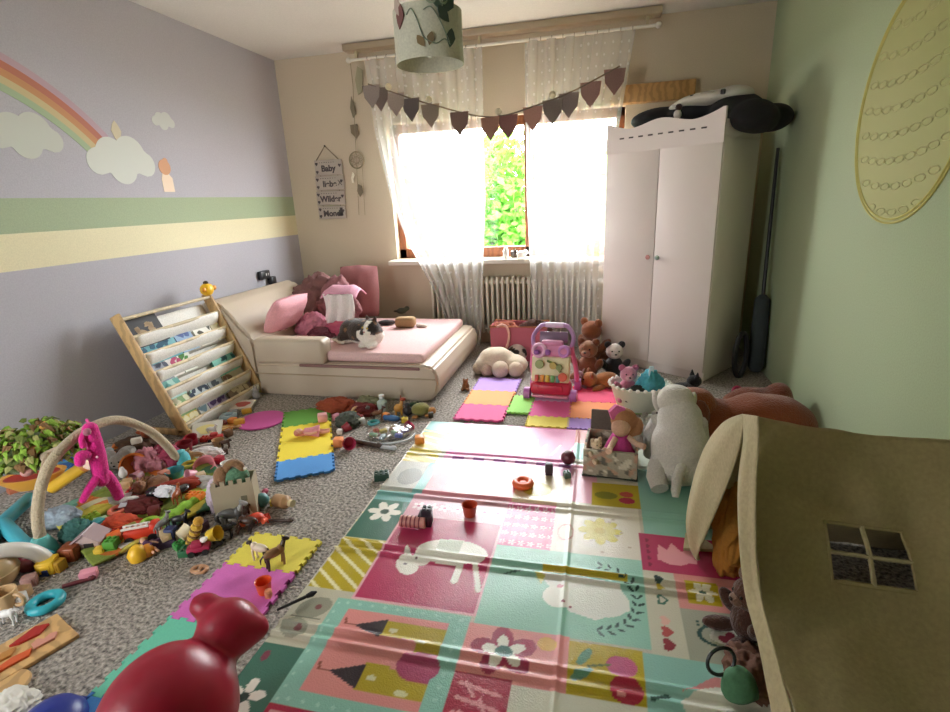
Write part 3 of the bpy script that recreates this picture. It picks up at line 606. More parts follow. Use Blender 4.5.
# ---------------- play tent
TX0,TX1,TY0,TYR,TY1=.40,1.15,.86,1.40,1.92; TZ=.715
tn=thing('play_tent','beige canvas A-frame play tent with a barred window, by the green wall','play tent',((TX0+TX1)/2,TYR,0))
tl_=Vector(tn.location); TC=mat('#a39268','cloth',s=90); TL=mat('#b3a581','cloth',s=90)
def ridge(u): return Vector((TX0-.01+(TX1-TX0)*u,TYR,TZ-.035*u-.02*math.sin(PI*u)))
def basep(u,y): return Vector((TX0+.04+(TX1-TX0-.04)*u,y,.004))
_pn=(basep(0,TY0)-ridge(0)).cross(ridge(1)-ridge(0)).normalized(); _ev=[];
for q_ in ((752,418),(754,440),(753,480),(753,520),(754,560),(760,600),(771,645),(784,690),(795,725)):
    d_=ray(*q_); P_=EYE+d_*((ridge(0)-EYE).dot(_pn)/d_.dot(_pn)); v_=(TZ-P_.z)/TZ; _ev.append((v_,P_.x-ridge(0).lerp(basep(0,TY0),v_).x))
def edge(v): return float(np.interp(v,[a for a,_ in _ev],[b for _,b in _ev]))
def panel(y,nrm):
    def fn(u,v):
        p=ridge(u).lerp(basep(u,y),v)
        sag=.035*math.sin(PI*v)*math.sin(PI*min(1,u*1.1))+.022*noise.noise(Vector((u*4,v*3,y)))+(.05*math.exp(-((v-.17-.10*math.sin(PI*u))/.05)**2)*(.4+u*.6)*math.sin(PI*min(1,u*1.3+.05))+.025*math.exp(-((v-.62+.25*u)/.06)**2)*math.exp(-((u-.15)/.25)**2)+.012*noise.noise(Vector((u*9,v*4,2))))
        e=math.exp(-u*30)*.010*math.sin(v*19)+edge(v)*math.exp(-u*7)
        return p+Vector((e,nrm*-sag*.7,-sag*.4))-tl_
    return fn
wc=[WY(*p,1.12) for p in ((846,517),(914,520),(905,583),(833,578))]
def uvof(px_,py_):   # where a sight line meets the near panel
    best=None
    for i in range(241):
        for j in range(121):
            pass
    return best
pr0,pr1=ridge(0),ridge(1); b0,b1=basep(0,TY0),basep(1,TY0)
n_=(b0-pr0).cross(pr1-pr0).normalized()
def hit(x,y):
    d=ray(x,y); t=(pr0-EYE).dot(n_)/d.dot(n_); P=EYE+d*t
    v=(TZ-P.z)/(TZ); u=(P.x-TX0)/(TX1-TX0); return u,v
h4=[hit(*p) for p in ((846,518),(914,521),(905,583),(835,578))]
wu0,wu1=min(h4[0][0],h4[3][0]),max(h4[1][0],h4[2][0]); wv0,wv1=(h4[0][1]+h4[1][1])/2,(h4[2][1]+h4[3][1])/2
fnN=panel(TY0,-1)
bm=nb(); grid(bm,fnN,80,80,skip=lambda u,v:wu0<u<wu1 and wv0<v<wv1)
bmesh.ops.triangulate(bm,faces=bm.faces[:0]); np_=obj('near_wall',bm,TC,tn,solid=.004)
um,vm=(wu0+wu1)/2,(wv0+wv1)/2
bm=nb()
tube(bm,[Vector(fnN(um,wv0+(wv1-wv0)*t/8)) for t in range(9)],.006,6); tube(bm,[Vector(fnN(wu0+(wu1-wu0)*t/8,vm+.002)) for t in range(9)],.005,6)
obj('window_bar',bm,TL,tn)
bm=nb(); rim=[fnN(wu0+(wu1-wu0)*t/8,wv0) for t in range(9)]+[fnN(wu1,wv0+(wv1-wv0)*t/8) for t in range(1,9)]+[fnN(wu1-(wu1-wu0)*t/8,wv1) for t in range(1,9)]+[fnN(wu0,wv1-(wv1-wv0)*t/8) for t in range(1,8)]
tube(bm,rim,.005,6,closed=True); obj('window_hem',bm,TC,tn)
bm=nb(); grid(bm,panel(TY1,1),40,40); obj('far_wall',bm,TC,tn,solid=.004)
bm=nb(); 
def endp(u,v): p=ridge(1).lerp(basep(1,TY0+(TY1-TY0)*u),v); return p+Vector((.008*noise.noise(Vector((u*3,v*3,5))),0,0))-tl_
grid(bm,endp,20,20); obj('end_wall',bm,TC,tn,solid=.004)
XFp=TX0-.03
def flapgrid(outer,inner,name,m,bul):
    O=smoothpath([WX(*p,XFp) for p in outer],6); I=smoothpath([WX(*p,XFp) for p in inner],6)
    def S(L,v): 
        f=v*(len(L)-1); i=min(int(f),len(L)-2); return L[i].lerp(L[i+1],f-i)
    bm=nb(); grid(bm,lambda u,v:S(O,v).lerp(S(I,v),u)+Vector((-bul*math.sin(PI*u)*math.sin(PI*min(1,v*1.05))-.006*math.sin(u*14)*v,0,0))-tl_,18,40); obj(name,bm,m,tn,solid=.004)
flapgrid([(743,414),(722,424),(704,450),(693,487),(688,520),(691,545),(697,559)],[(745,420),(740,448),(730,480),(717,512),(706,538),(700,552),(698,560)],'door_flap',TL,.03)
flapgrid([(743,414),(744,440),(740,480),(741,520),(745,560),(750,600),(762,645),(770,690),(776,725)],[(758,416),(759,440),(757,480),(757,520),(758,560),(764,600),(776,645),(788,690),(798,725)],'door_flap',TL,.02)
for y in (TY0+.02,TY1-.02):
    bm=nb(); cyl(bm,ridge(.10)-tl_-Vector((0,0,.09)),basep(.10,y+(.16 if y<TYR else -.16))-tl_,.010); obj('frame_pole',bm,mat('#8d6f45','wood'),tn)
bm=nb(); cyl(bm,ridge(.02)-tl_-Vector((0,0,.045)),ridge(.98)-tl_-Vector((0,0,.045)),.010); obj('ridge_pole',bm,mat('#8d6f45','wood'),tn)
# things in and by the tent
q=F(725,535); crumple('orange_cloth','orange-brown patterned cloth hanging in the tent doorway','cloth',(.48,1.68,.012),(.07,.08,.24),'#b57a2c',11,flat=.9)
bm=nb(); fl=F(722,556); prism(bm,[(-.07,-.03),(.06,-.045),(.01,.05),(-.03,.06)],.012); one('canvas_corner',bm,TL,'loose grey canvas corner lying on the mat at the tent door','cloth',(.40,1.80,.014),.2)
# ================================================================ MATS
def P2(*h): return np.array(lin(h[0]))
class Print:
    def __init__(s,X,Y,base): s.X,s.Y=X,Y; s.c=np.tile(np.array(lin(base)),(len(X),1))
    def put(s,m,h): s.c[m]=np.array(lin(h))
    def rect(s,x0,x1,y0,y1,h): s.put((s.X>=x0)&(s.X<x1)&(s.Y>=y0)&(s.Y<y1),h)
    def ell(s,x,y,a,b,h,rot=0):
        dx,dy=s.X-x,s.Y-y; c_,s_=math.cos(rot),math.sin(rot); s.put(((dx*c_+dy*s_)/a)**2+((-dx*s_+dy*c_)/b)**2<1,h)
    def ring(s,x,y,a,b,t,h):
        r=np.sqrt(((s.X-x)/a)**2+((s.Y-y)/b)**2); s.put(np.abs(r-1)<t,h)
    def poly(s,pts,h):
        m=np.zeros(len(s.X),bool); n=len(pts)
        for i in range(n):
            (x1,y1),(x2,y2)=pts[i],pts[(i+1)%n]
            k=((y1>s.Y)!=(y2>s.Y))&(s.X<(x2-x1)*(s.Y-y1)/((y2-y1) or 1e-9)+x1); m^=k
        s.put(m,h)
    def line(s,pts,w,h):
        for (x1,y1),(x2,y2) in zip(pts,pts[1:]):
            dx,dy=x2-x1,y2-y1; t=np.clip(((s.X-x1)*dx+(s.Y-y1)*dy)/(dx*dx+dy*dy+1e-12),0,1)
            s.put((s.X-x1-t*dx)**2+(s.Y-y1-t*dy)**2<w*w,h)
    def flower(s,x,y,r,h,hc,n=5,rot=0.):
        for k in range(n): a=rot+2*PI*k/n; s.ell(x+r*.6*math.cos(a),y+r*.6*math.sin(a),r*.42,r*.26,h,a)
        s.ell(x,y,r*.26,r*.26,hc)
    def heart(s,x,y,r,h,rot=0.):
        a=np.linspace(0,2*PI,30); px=r*np.sin(a)**3; py=r*(.81*np.cos(a)-.31*np.cos(2*a)-.12*np.cos(3*a)-.06*np.cos(4*a))
        c_,s_=math.cos(rot),math.sin(rot); s.poly([(x+u*c_-v*s_,y+u*s_+v*c_) for u,v in zip(px,py)],h)
def matprint(co):
    X,Y=co[:,0],co[:,1]; g=Print(X,Y,'#c4bcaa')
    TEAL='#8cbfae'; MINT='#90c3ae'; CR='#b3325c'; OL='#b5a024'; PK='#dd8f8a'; DG='#3d6b5a'; BEI='#bdb8a2'; WH='#e6e2d4'; RED='#a92a44'
    # far rows
    g.rect(-.1,.9,2.36,2.78,'#cfd8c8'); g.rect(-.98,-.77,2.62,2.78,'#86bdb8'); g.rect(-.77,-.1,2.36,2.78,'#d97fae'); g.rect(-.77,-.3,2.46,2.62,'#e9c4d4')
    for k in range(9): g.line([(-.74+k*.075,2.44),(-.70+k*.075,2.56)],.006,'#e6d5da')
    g.rect(-.98,-.80,2.27,2.62,'#cdb84e')
    for k in range(6): g.line([(-.98,2.30+k*.07),(-.80,2.24+k*.07)],.009,'#ece2b4')
    g.rect(-.98,-.77,1.975,2.27,'#b9b8ae'); g.ell(-.88,2.12,.06,.08,'#8f9088'); g.rect(-.82,-.77,1.975,2.27,'#86bdb8')
    g.rect(-.77,-.1,2.24,2.36,'#d99cc0'); 
    for k in range(6): g.rect(-.72+k*.11,-.66+k*.11,2.325,2.355,'#8a4e86')
    g.rect(-.77,-.35,1.975,2.24,'#d98f98'); g.ell(-.56,2.1,.12,.09,'#e6d6d4'); g.rect(-.35,-.1,1.975,2.24,'#dcc8a6'); g.ell(-.25,2.1,.07,.06,'#c9b545')
    g.rect(-.1,.2,2.42,2.60,'#8fccc0'); g.rect(-.1,.02,2.02,2.36,'#e0a6b8'); g.rect(-.1,.06,2.60,2.78,'#d9928e')
    g.rect(0,.205,2.015,2.20,OL); g.ell(.15,2.07,.035,.025,RED); g.ell(.15,2.12,.03,.022,'#b34a3a'); g.ell(.06,2.10,.05,.03,'#7d7a22')
    g.rect(.205,.9,1.84,2.36,'#8fbfb0')
    # row with the dark green corner
    g.rect(-.98,-.80,1.615,1.975,DG); g.rect(-.98,-.80,1.90,1.975,'#6fa5a0'); g.flower(-.887,1.815,.075,WH,'#3a4d44',6)
    g.rect(-.98,-.80,1.335,1.615,OL)
    for k in range(9): g.line([(-1.0+k*.045-.05,1.34+.33),(-.85+k*.045-.05+.02,1.30)],.0065,'#e6dca0') if 0 else None
    for k in range(8): 
        y0=1.36+k*.062; g.line([(-.98,y0),(-.80,y0-.13)],.0065,'#e8dfae')
    g.rect(-.98,-.80,1.615,1.975,DG); g.rect(-.98,-.80,1.90,1.975,'#6fa5a0'); g.flower(-.887,1.815,.075,WH,'#3a4d44',6); g.rect(-.98,-.80,1.0,1.335,BEI); g.rect(-.98,-.80,1.615,1.621,'#d8cf9a')
    g.rect(-.80,-.355,1.305,1.975,CR)
    for x0,x1,y0,y1 in ((-.795,-.36,1.31,1.80),): 
        for a,b in (((x0,y0),(x1,y0)),((x0,y0),(x0,y1)),((x1,y0),(x1,y1))): g.line([a,b],.004,'#e2a8b0')
    g.rect(-.80,-.355,1.80,1.975,'#d5a2ae')
    for k in range(7): g.flower(-.75+k*.06,1.88,.03,'#e6d2d6','#c06a86')
    # white pony on the crimson field (lies sideways)
    g.ell(-.52,1.60,.14,.075,WH); g.ell(-.665,1.50,.055,.04,WH,-.9); g.ell(-.62,1.56,.04,.055,WH); g.line([(-.42,1.56),(-.39,1.47),(-.375,1.42)],.010,WH); g.line([(-.47,1.55),(-.47,1.45)],.012,WH); g.poly([(-.70,1.56),(-.665,1.55),(-.71,1.62)],WH); g.ell(-.675,1.505,.007,.006,'#4a3a40'); g.ell(-.64,1.535,.006,.006,'#4a3a40')
    g.rect(-.585,-.49,1.59,1.67,'#b9bfa8')
    g.rect(-.355,-.15,1.675,1.975,'#d0608c'); 
    for i in range(6):
        for j in range(5): g.flower(-.34+i*.037,1.70+j*.057,.016,'#ecd5dc','#d0608c')
    g.rect(-.15,.19,1.675,2.015,'#ddd6c6'); g.flower(.035,1.83,.085,'#cbbf55','#b5a024',8); g.ring(-.10,1.80,.03,.05,.10,'#c79a8e')
    for k in range(16): g.ell(.0+.16*((k*7)%11)/11,1.70+.28*((k*5)%13)/13,.008,.006,'#b8a890') if k%2 else None
    # big mint unicorn field
    g.rect(-.355,.185,1.275,1.675,MINT); g.poly([(-.18,1.55),(.10,1.53),(.13,1.42),(.02,1.36),(-.06,1.38),(-.13,1.47)],'#e2e2d6'); g.ell(-.10,1.44,.055,.05,'#e8e6da'); g.ell(.03,1.45,.10,.075,'#dfe2d6'); g.poly([(-.20,1.55),(-.155,1.53),(-.165,1.49)],'#c9c463'); g.line([(-.30,1.52),(-.20,1.55)],.003,'#4a6a60')
    g.rect(-.17,.13,1.552,1.585,OL); g.ell(-.085,1.42,.006,.006,'#8a3a4a'); g.ell(-.06,1.40,.006,.005,'#8a3a4a'); g.ell(-.10,1.49,.012,.008,'#c98a90')
    for k in range(14):
        a=-1.45+k*.225; x=.02+.135*math.cos(a); y=1.47+.15*math.sin(a); g.ell(x+.012*math.cos(a),y+.012*math.sin(a),.014,.005,'#1f3f38',a+.7); g.ell(x-.010*math.cos(a),y-.01*math.sin(a),.013,.005,'#1f3f38',a+2.2)
    # right column
    g.rect(.185,.62,1.625,1.84,CR); g.poly([(.24,1.69),(.25,1.78),(.28,1.75),(.30,1.80),(.33,1.75),(.37,1.79),(.375,1.69)],'#e39aa2'); g.ell(.30,1.70,.05,.03,'#e39aa2')
    for k in range(5): g.ell(.21+.0*k,1.66+k*.035,.007,.012,'#7d2040')
    g.rect(.185,.285,1.26,1.625,'#c9c6b0'); g.heart(.235,1.585,.022,'#1f3a34',1.6); g.heart(.235,1.545,.018,OL,1.6); g.heart(.235,1.49,.024,'#3d6b5a',1.6); g.heart(.235,1.49,.013,'#c9c6b0',1.6); g.heart(.235,1.40,.02,'#e0b0a2',1.6); g.heart(.235,1.355,.022,'#b0504e',1.6); g.heart(.235,1.305,.024,'#8f2f3a',1.6)
    g.rect(.285,.62,1.465,1.625,'#d9938c'); g.rect(.318,.42,1.49,1.598,OL); g.flower(.37,1.545,.045,'#e9e4c6','#3d5a50',6)
    g.rect(.285,.62,1.26,1.465,'#a3a592'); g.heart(.40,1.37,.075,'#31504a',.6); g.heart(.40,1.37,.062,'#a3a592',.6); g.heart(.405,1.365,.045,'#d8d6c8',.6); g.heart(.41,1.36,.028,'#a84a5c',.6)
    for k in range(6): g.ell(.33+.02*(k%3),1.40+.015*(k//3),.005,.005,'#31504a')
    g.rect(.155,.9,.0,1.26,'#8fbfb2'); g.poly([(.24,1.12),(.34,1.20),(.50,1.21),(.62,1.12),(.60,.95),(.30,.95)],'#d9d6c6'); g.poly([(.25,1.15),(.34,1.215),(.50,1.225),(.62,1.15),(.50,1.195),(.34,1.185)],'#d08a86'); g.ell(.36,1.10,.012,.01,'#3a4a42'); g.line([(.17,1.11),(.21,1.13)],.007,'#2a4a40')
    # castle field
    g.rect(-.80,-.37,.905,1.30,TEAL); g.rect(-.845,-.80,.905,1.30,TEAL)
    g.rect(-.785,-.435,.955,1.262,PK)
    g.rect(-.56,-.435,.985,1.235,OL); g.rect(-.635,-.56,1.165,1.235,OL); g.rect(-.635,-.56,.985,1.075,OL); g.rect(-.56,-.51,1.07,1.17,PK)
    g.ell(-.48,1.09,.065,.05,'#a93a63'); g.rect(-.48,-.435,1.04,1.14,'#a93a63')
    for y in (1.03,1.20): g.poly([(-.735,y),(-.632,y-.04),(-.632,y+.04)],'#33282e')
    for y in (1.03,1.20): g.line([(-.735,y),(-.765,y),(-.772,y+.02)],.004,'#8a4a3a'); g.ell(-.60,y,.014,.009,'#ddd8a8'); g.ell(-.50,y-.03,.02,.010,'#ddd8a8')
    for i in range(10):
        for q,(x,y) in enumerate(((-.83,.92+.04*i),(-.40,.92+.04*i),(-.8+.045*i,1.285),(-.8+.045*i,.925))): g.ell(x,y,.006,.006,'#a6d3c4')
    # butterfly and dark green flower, near left
    g.rect(-.985,-.845,1.085,1.335,BEI); g.rect(-.845,-.80,1.30,1.335,BEI); g.ell(-.905,1.245,.06,.045,'#8f8f7d',.5); g.ell(-.925,1.155,.05,.04,'#8f8f7d',-.5); g.ell(-.89,1.25,.013,.011,'#7a4a4a'); g.ell(-.91,1.155,.013,.011,'#7a4a4a'); g.line([(-.96,1.2),(-.86,1.2)],.003,'#6a6a5c')
    g.rect(-1.0,-.845,.60,1.085,DG); g.flower(-.925,.905,.06,WH,'#22352f',5,.3); g.ell(-.95,1.04,.012,.02,'#7a3a4a')
    # flower, cherries, text, cream
    g.rect(-.37,-.055,1.085,1.278,PK); 
    for k in range(5): a=2*PI*k/5+.5; g.ell(-.245+.062*math.cos(a),1.19+.05*math.sin(a),.042,.033,'#9f2f4e',a)
    for k in range(5): a=2*PI*k/5+.5; g.ell(-.245+.042*math.cos(a),1.19+.034*math.sin(a),.027,.017,WH,a)
    g.ell(-.245,1.19,.027,.022,'#3f6f66'); g.ell(-.12,1.24,.03,.025,'#cfa24a')
    g.rect(-.055,.158,1.085,1.268,OL); g.ell(.095,1.20,.042,.036,'#c05a80'); g.ell(.105,1.125,.046,.040,'#a92a3e'); g.ell(.09,1.11,.012,.008,'#d98a86'); g.line([(.06,1.20),(.0,1.185)],.004,'#5a6a30'); g.ell(-.01,1.215,.014,.036,'#5f8f6f',-.5); g.ell(-.015,1.155,.036,.014,'#5f8f6f',.6)
    g.rect(-.37,-.205,.80,1.098,'#a32440'); 
    for k in range(4): g.line([(-.345,1.065-k*.045),(-.23,1.045-k*.045)],.006,'#d98a92'); g.line([(-.33+.05*(k%2),1.07-k*.045),(-.30+.04*(k%3),1.03-k*.045)],.005,'#d98a92')
    g.rect(-.205,.158,.70,1.085,'#c4c2ae'); g.ell(-.05,.93,.12,.09,'#8d4038'); g.rect(-.845,-.37,.60,.905,'#a32440'); g.rect(-.83,-.385,.62,.89,'#c98a8e')
    # pale piping between the fields
    return g.c
CRE=[2.36,1.965,1.555,1.135,.80]
mx0,mx1,my0,my1=-.985,.80,.62,2.775
xs=np.arange(mx0,mx1+.001,.0045); ys=np.arange(my0,my1+.001,.0045)
GX,GY=np.meshgrid(xs,ys,indexing='ij'); Z=np.full(GX.shape,.011)
for i,c in enumerate(CRE):
    yy=c-.012*GX; amp=(.007,.011,.011,.010,.008)[i]
    Z+=amp*(np.exp(-((GY-yy-.024)/.009)**2)+.9*np.exp(-((GY-yy+.022)/.009)**2))
Z+=.004*np.exp(-((GX+.085)/.008)**2)
Z+=.0016*np.sin(GX*9+np.sin(GY*7))*np.sin(GY*11+1)
nx,ny=GX.shape; co_=np.stack([GX,GY,Z],-1).reshape(-1,3)
ii=(np.arange(nx-1)[:,None]*ny+np.arange(ny-1)[None,:]).ravel()
fc=np.stack([ii,ii+ny,ii+ny+1,ii+1],-1)
# edge skirt
me=bpy.data.meshes.new('play_mat'); 
per=np.concatenate([np.arange(ny),np.arange(1,nx)*ny+ny-1,(nx-1)*ny+np.arange(ny-2,-1,-1),np.arange(nx-2,0,-1)*ny])
low=co_[per].copy(); low[:,2]=.001; base=len(co_); nper=len(per); k=np.arange(nper); sk=np.stack([per,base+k,base+(k+1)%nper,per[(k+1)%nper]],-1)
co_=np.concatenate([co_,low]); fc=np.concatenate([fc,sk])
me.vertices.add(len(co_)); me.vertices.foreach_set('co',co_.astype(np.float32).ravel()); me.loops.add(len(fc)*4); me.loops.foreach_set('vertex_index',fc.astype(np.int32).ravel())
me.polygons.add(len(fc)); me.polygons.foreach_set('loop_start',np.arange(0,len(fc)*4,4,dtype=np.int32)); me.polygons.foreach_set('loop_total',np.full(len(fc),4,np.int32)); me.update(calc_edges=True)
paint(me,matprint)
tag(objm('play_mat',me,mat(None,'mat',attr=1),ang=180),'large glossy folded play mat printed with unicorns, castle, hearts and flowers','play mat')
MT=.014
# ---------------- foam puzzle tiles
def tile(label,h,c,w,l,rz,z=.006,th=.012,group=None,wave=0):
    bm=nb(); pts=[]; nt_=5; k=.011
    def side(p,q,out):
        p,q=np.array(p,float),np.array(q,float); d=q-p; L=np.linalg.norm(d); d/=L; n=np.array((d[1],-d[0]))
        r=[]
        for i in range(nt_):
            a=L*(i+.28)/nt_; b=L*(i+.72)/nt_
            r+= [p+d*(a),p+d*(a-.004)+n*out*k,p+d*(b+.004)+n*out*k,p+d*b]
        return [p]+r
    c4=[(-w/2,-l/2),(w/2,-l/2),(w/2,l/2),(-w/2,l/2)]
    for i in range(4): pts+=side(c4[i],c4[(i+1)%4],1 if i in(0,1) else -1)
    t=bmesh.new(); f=t.faces.new([t.verts.new((*p,0)) for p in pts]); e=bmesh.ops.extrude_face_region(t,geom=[f]); bmesh.ops.translate(t,vec=(0,0,th),verts=[v for v in e['geom'] if isinstance(v,bmesh.types.BMVert)]); merge(bm,t)
    o=obj('foam_tile',bm,mat(h,'foam'),None,smooth=False,loc=(c[0],c[1],z),rot=(0,0,rz)); return tag(o,label,'foam tile')
# strip by the bookshelf
d0=np.array((-1.42,2.045)); dd=np.array((-.468,.81))/np.hypot(.468,.81); ang=math.atan2(dd[1],dd[0])-PI/2
for k,(s,l,h,lb) in enumerate(((.10,.20,'#4f93d6','blue foam tile at the near end of the yellow strip'),(.43,.46,'#ecd43c','yellow foam tile between the blue and green ones'),(.79,.26,'#5f9b3a','green foam tile by the bed, half under toys'))):
    p=d0+dd*s; tile(lb,h,(p[0],p[1]),.285,l,ang,z=.004+.0003*k)
# tiles round the walker
for x0,x1,y0,y1,h,lb in ((-.855,-.545,3.33,3.60,'#b18ed6','lavender foam tile at the back of the tile patch by the cream plush'),(-.855,-.545,3.07,3.33,'#eda15e','orange foam tile between the lavender and pink tiles'),(-.855,-.55,2.83,3.07,'#e0568f','pink foam tile at the front of the orange one'),
 (-.545,-.40,2.97,3.26,'#96d85f','bright green foam tile beside the walker'),(-.40,-.155,2.93,3.18,'#e5609f','pink foam tile in front of the walker'),(-.40,-.155,2.785,2.93,'#ecd75c','yellow foam tile at the front edge by the play mat'),
 (-.155,-.02,2.785,2.93,'#a884cc','lavender foam tile by the patterned fabric crate'),(-.155,.14,2.93,3.20,'#f0945a','orange foam tile beside the teal basket'),(-.155,.15,3.20,3.48,'#e0466f','red-pink foam tile beside the brown plush animals'),(-.40,-.155,3.18,3.44,'#d9b0d8','pale lilac foam tile under the walker wheels')):
    tile(lb,h,((x0+x1)/2,(y0+y1)/2),x1-x0-.001,y1-y0-.001,0)
for y0,y1,h,lb in ((1.385,1.575,'#d9c94a','yellow foam tile under the toy horses'),(1.115,1.385,'#cf68b4','magenta foam tile under the orange cup'),(.83,1.115,'#67c0a2','teal foam tile alongside the red bouncy animal'),(.55,.83,'#3f82c4','blue foam tile next to the dark blue dome')):
    tile(lb,h,(-1.215,(y0+y1)/2),.30,y1-y0-.001,-.01)
bm=nb(); lathe(bm,[(.0,0),(.145,0),(.15,.006),(.145,.012),(0,.012)],n=40); one('pink_disc',bm,mat('#c9569c','foam'),'round magenta foam disc on the carpet by the bookshelf','disc',tuple(F(262,421)))
# ================================================================ TOYS
PLA=lambda h:mat(h,'plastic')
def part(name,h,p,fn,kind='plastic',**k):
    bm=nb(); fn(bm); return obj(name,bm,mat(h,kind),p,**k)
def fl2(x,y,z=0): return tuple(F(x,y,z))
# ---- red bouncy animal
bc=D(166,702,1.17); bc.z=.185
ba=thing('bouncy_animal','big glossy crimson rubber bouncy animal at the front edge of the carpet','bouncy toy',(bc.x,bc.y,0))
O=Vector((bc.x,bc.y,0))
hd=D(229,628,1.33)-O; sn=D(256,628,1.34)-O; er_=D(206,606,1.36)-O; ax=(hd-Vector((0,0,.19))); ax.z=0; ax.normalize()
B0=Vector((0,0,.185)); 
yawb=math.atan2(ax.y,ax.x)
ee=[((0,0,.20),(.155,.145,.155),(0,-.1,yawb)),(tuple(ax*-.12+Vector((0,0,.17))),(.13,.135,.13),(0,0,yawb)),(tuple((B0+hd)/2+Vector((0,0,.0))),(.08,.07,.075)),(tuple(hd),(.082,.076,.074)),(tuple((hd+sn)/2),(.06,.05,.05)),(tuple(sn),(.036,.036,.036)),(tuple(er_),(.048,.036,.036))]
sd=Vector((-ax.y,ax.x,0))
for a in(.10,-.14):
    for s in(-1,1): ee.append((tuple(ax*a+sd*s*.085+Vector((0,0,.05))),(.05,.045,.055)))
me=blob(ee,.011,9); objm('rubber_body',me,mat('#a00a2e','plastic',.33),ba)
bm=nb(); ell(bm,ax*-.05+sd*.1+Vector((0,0,.12)),(.012,.012,.012)); obj('air_plug',bm,mat('#8a1026','plastic'),ba)
# black stick behind it
p,q=F(277,610,.03),F(316,592,.03); st=thing('black_brush','thin black stick lying across the mat edge by the bouncy animal','stick',(p.x,p.y,.03))
bm=nb(); d=q-p; tube(bm,[Vector(),d*.3,d*.7,d],[.004,.005,.006,.003],8); obj('handle',bm,PLA('#151516'),st)
bm=nb(); tube(bm,[d*.75,d*.9,d*1.02],[.007,.010,.003],8); obj('tip',bm,mat('#222224','cloth'),st)
# ---- baby walker
wk=thing('baby_walker','pink and red push-along baby walker with a cream activity panel','baby walker',fl2(551,399),R(-5))
S=.30
part('base','#c5304c',wk,lambda b:(box(b,(0,0,.085),(.27,.10,.085),bev=.025,seg=3),box(b,(0,-.045,.095),(.17,.03,.045),bev=.01)))
part('base_plate','#d98aa0',wk,lambda b:box(b,(0,.0,.035),(.24,.12,.02),bev=.008))
for s in(-1,1):
    for y,zr in((-.03,.043),(.19,.045)):
        w_=part('wheel','#b569b0',wk,lambda b:cyl(b,(s*.135,y,zr),(s*.175,y,zr),zr,n=24))
        bm=nb(); cyl(bm,(s*.175,y,zr),(s*.179,y,zr),zr*.5); obj('wheel_hub',bm,PLA('#e6a7c6'),w_)
part('activity_panel','#e2d6ad',wk,lambda b:box(b,(0,-.01,.215),(.25,.05,.17),(R(-14),0,0),bev=.012,seg=3))
pn=[o for o in wk.children if o.name.startswith('activity_panel')][0]
def onp(x,z): return (x,-.035-.013+ (z-.215)*.25,z)
for i,(x,h) in enumerate(((-.085,'#b8402f'),(-.05,'#d9852f'),(-.015,'#e3b93e'),(.02,'#5f9a55'),(.055,'#4d7f7a'))):
    bm=nb(); box(bm,onp(x,.165),(.026,.012,.045),(R(-14),0,0),bev=.004); obj('piano_key',bm,PLA(h),pn)
for x,z,r,h in ((-.07,.255,.03,'#8d9a58'),(.02,.25,.025,'#b39c4a'),(.085,.18,.03,'#c8502f'),(.06,.24,.022,'#7f8c4a')):
    bm=nb(); cyl(bm,onp(x,z),tuple(Vector(onp(x,z))+Vector((0,-.012,.003))),r,r*.9,20); obj('spinner',bm,PLA(h),pn)
bm=nb(); tube(bm,[onp(-.02,.28),onp(.03,.26),onp(.07,.21)],.008,8); obj('slide_track',bm,PLA('#6f7f3f'),pn)
part('dashboard','#d98ab2',wk,lambda b:(box(b,(0,.03,.33),(.25,.09,.08),(R(-20),0,0),bev=.028,seg=3),box(b,(0,.05,.375),(.15,.05,.05),bev=.02)))
part('dashboard_ring','#e6b3cf',wk,lambda b:torus(b,(-.075,-.02,.345),.038,.013,(R(70),0,0)))
part('dashboard_button','#8a4f98',wk,lambda b:(ell(b,(-.09,-.03,.33),(.022,.015,.022)),ell(b,(-.02,-.025,.335),(.025,.012,.02))))
part('dashboard_horn','#c07fc0',wk,lambda b:torus(b,(.085,-.005,.34),.03,.012,(R(75),0,0)))
part('handle','#b58ab8',wk,lambda b:tube(b,smoothpath([(-.125,.05,.35),(-.135,.09,.41),(-.10,.13,.465),(-.06,.14,.48),(.06,.14,.48),(.10,.13,.465),(.135,.09,.41),(.125,.05,.35)],5),.014,10))
part('handle_grip','#d9c3da',wk,lambda b:cyl(b,(-.06,.14,.48),(.06,.14,.48),.018))
for s in(-1,1): part('side_strut','#cf6f9f',wk,lambda b:tube(b,[(s*.125,.05,.36),(s*.15,.10,.20),(s*.15,.19,.05)],.017,8))
part('handle_screen','#7d6079',wk,lambda b:box(b,(0,.11,.405),(.19,.012,.07),(R(-18),0,0),bev=.004))
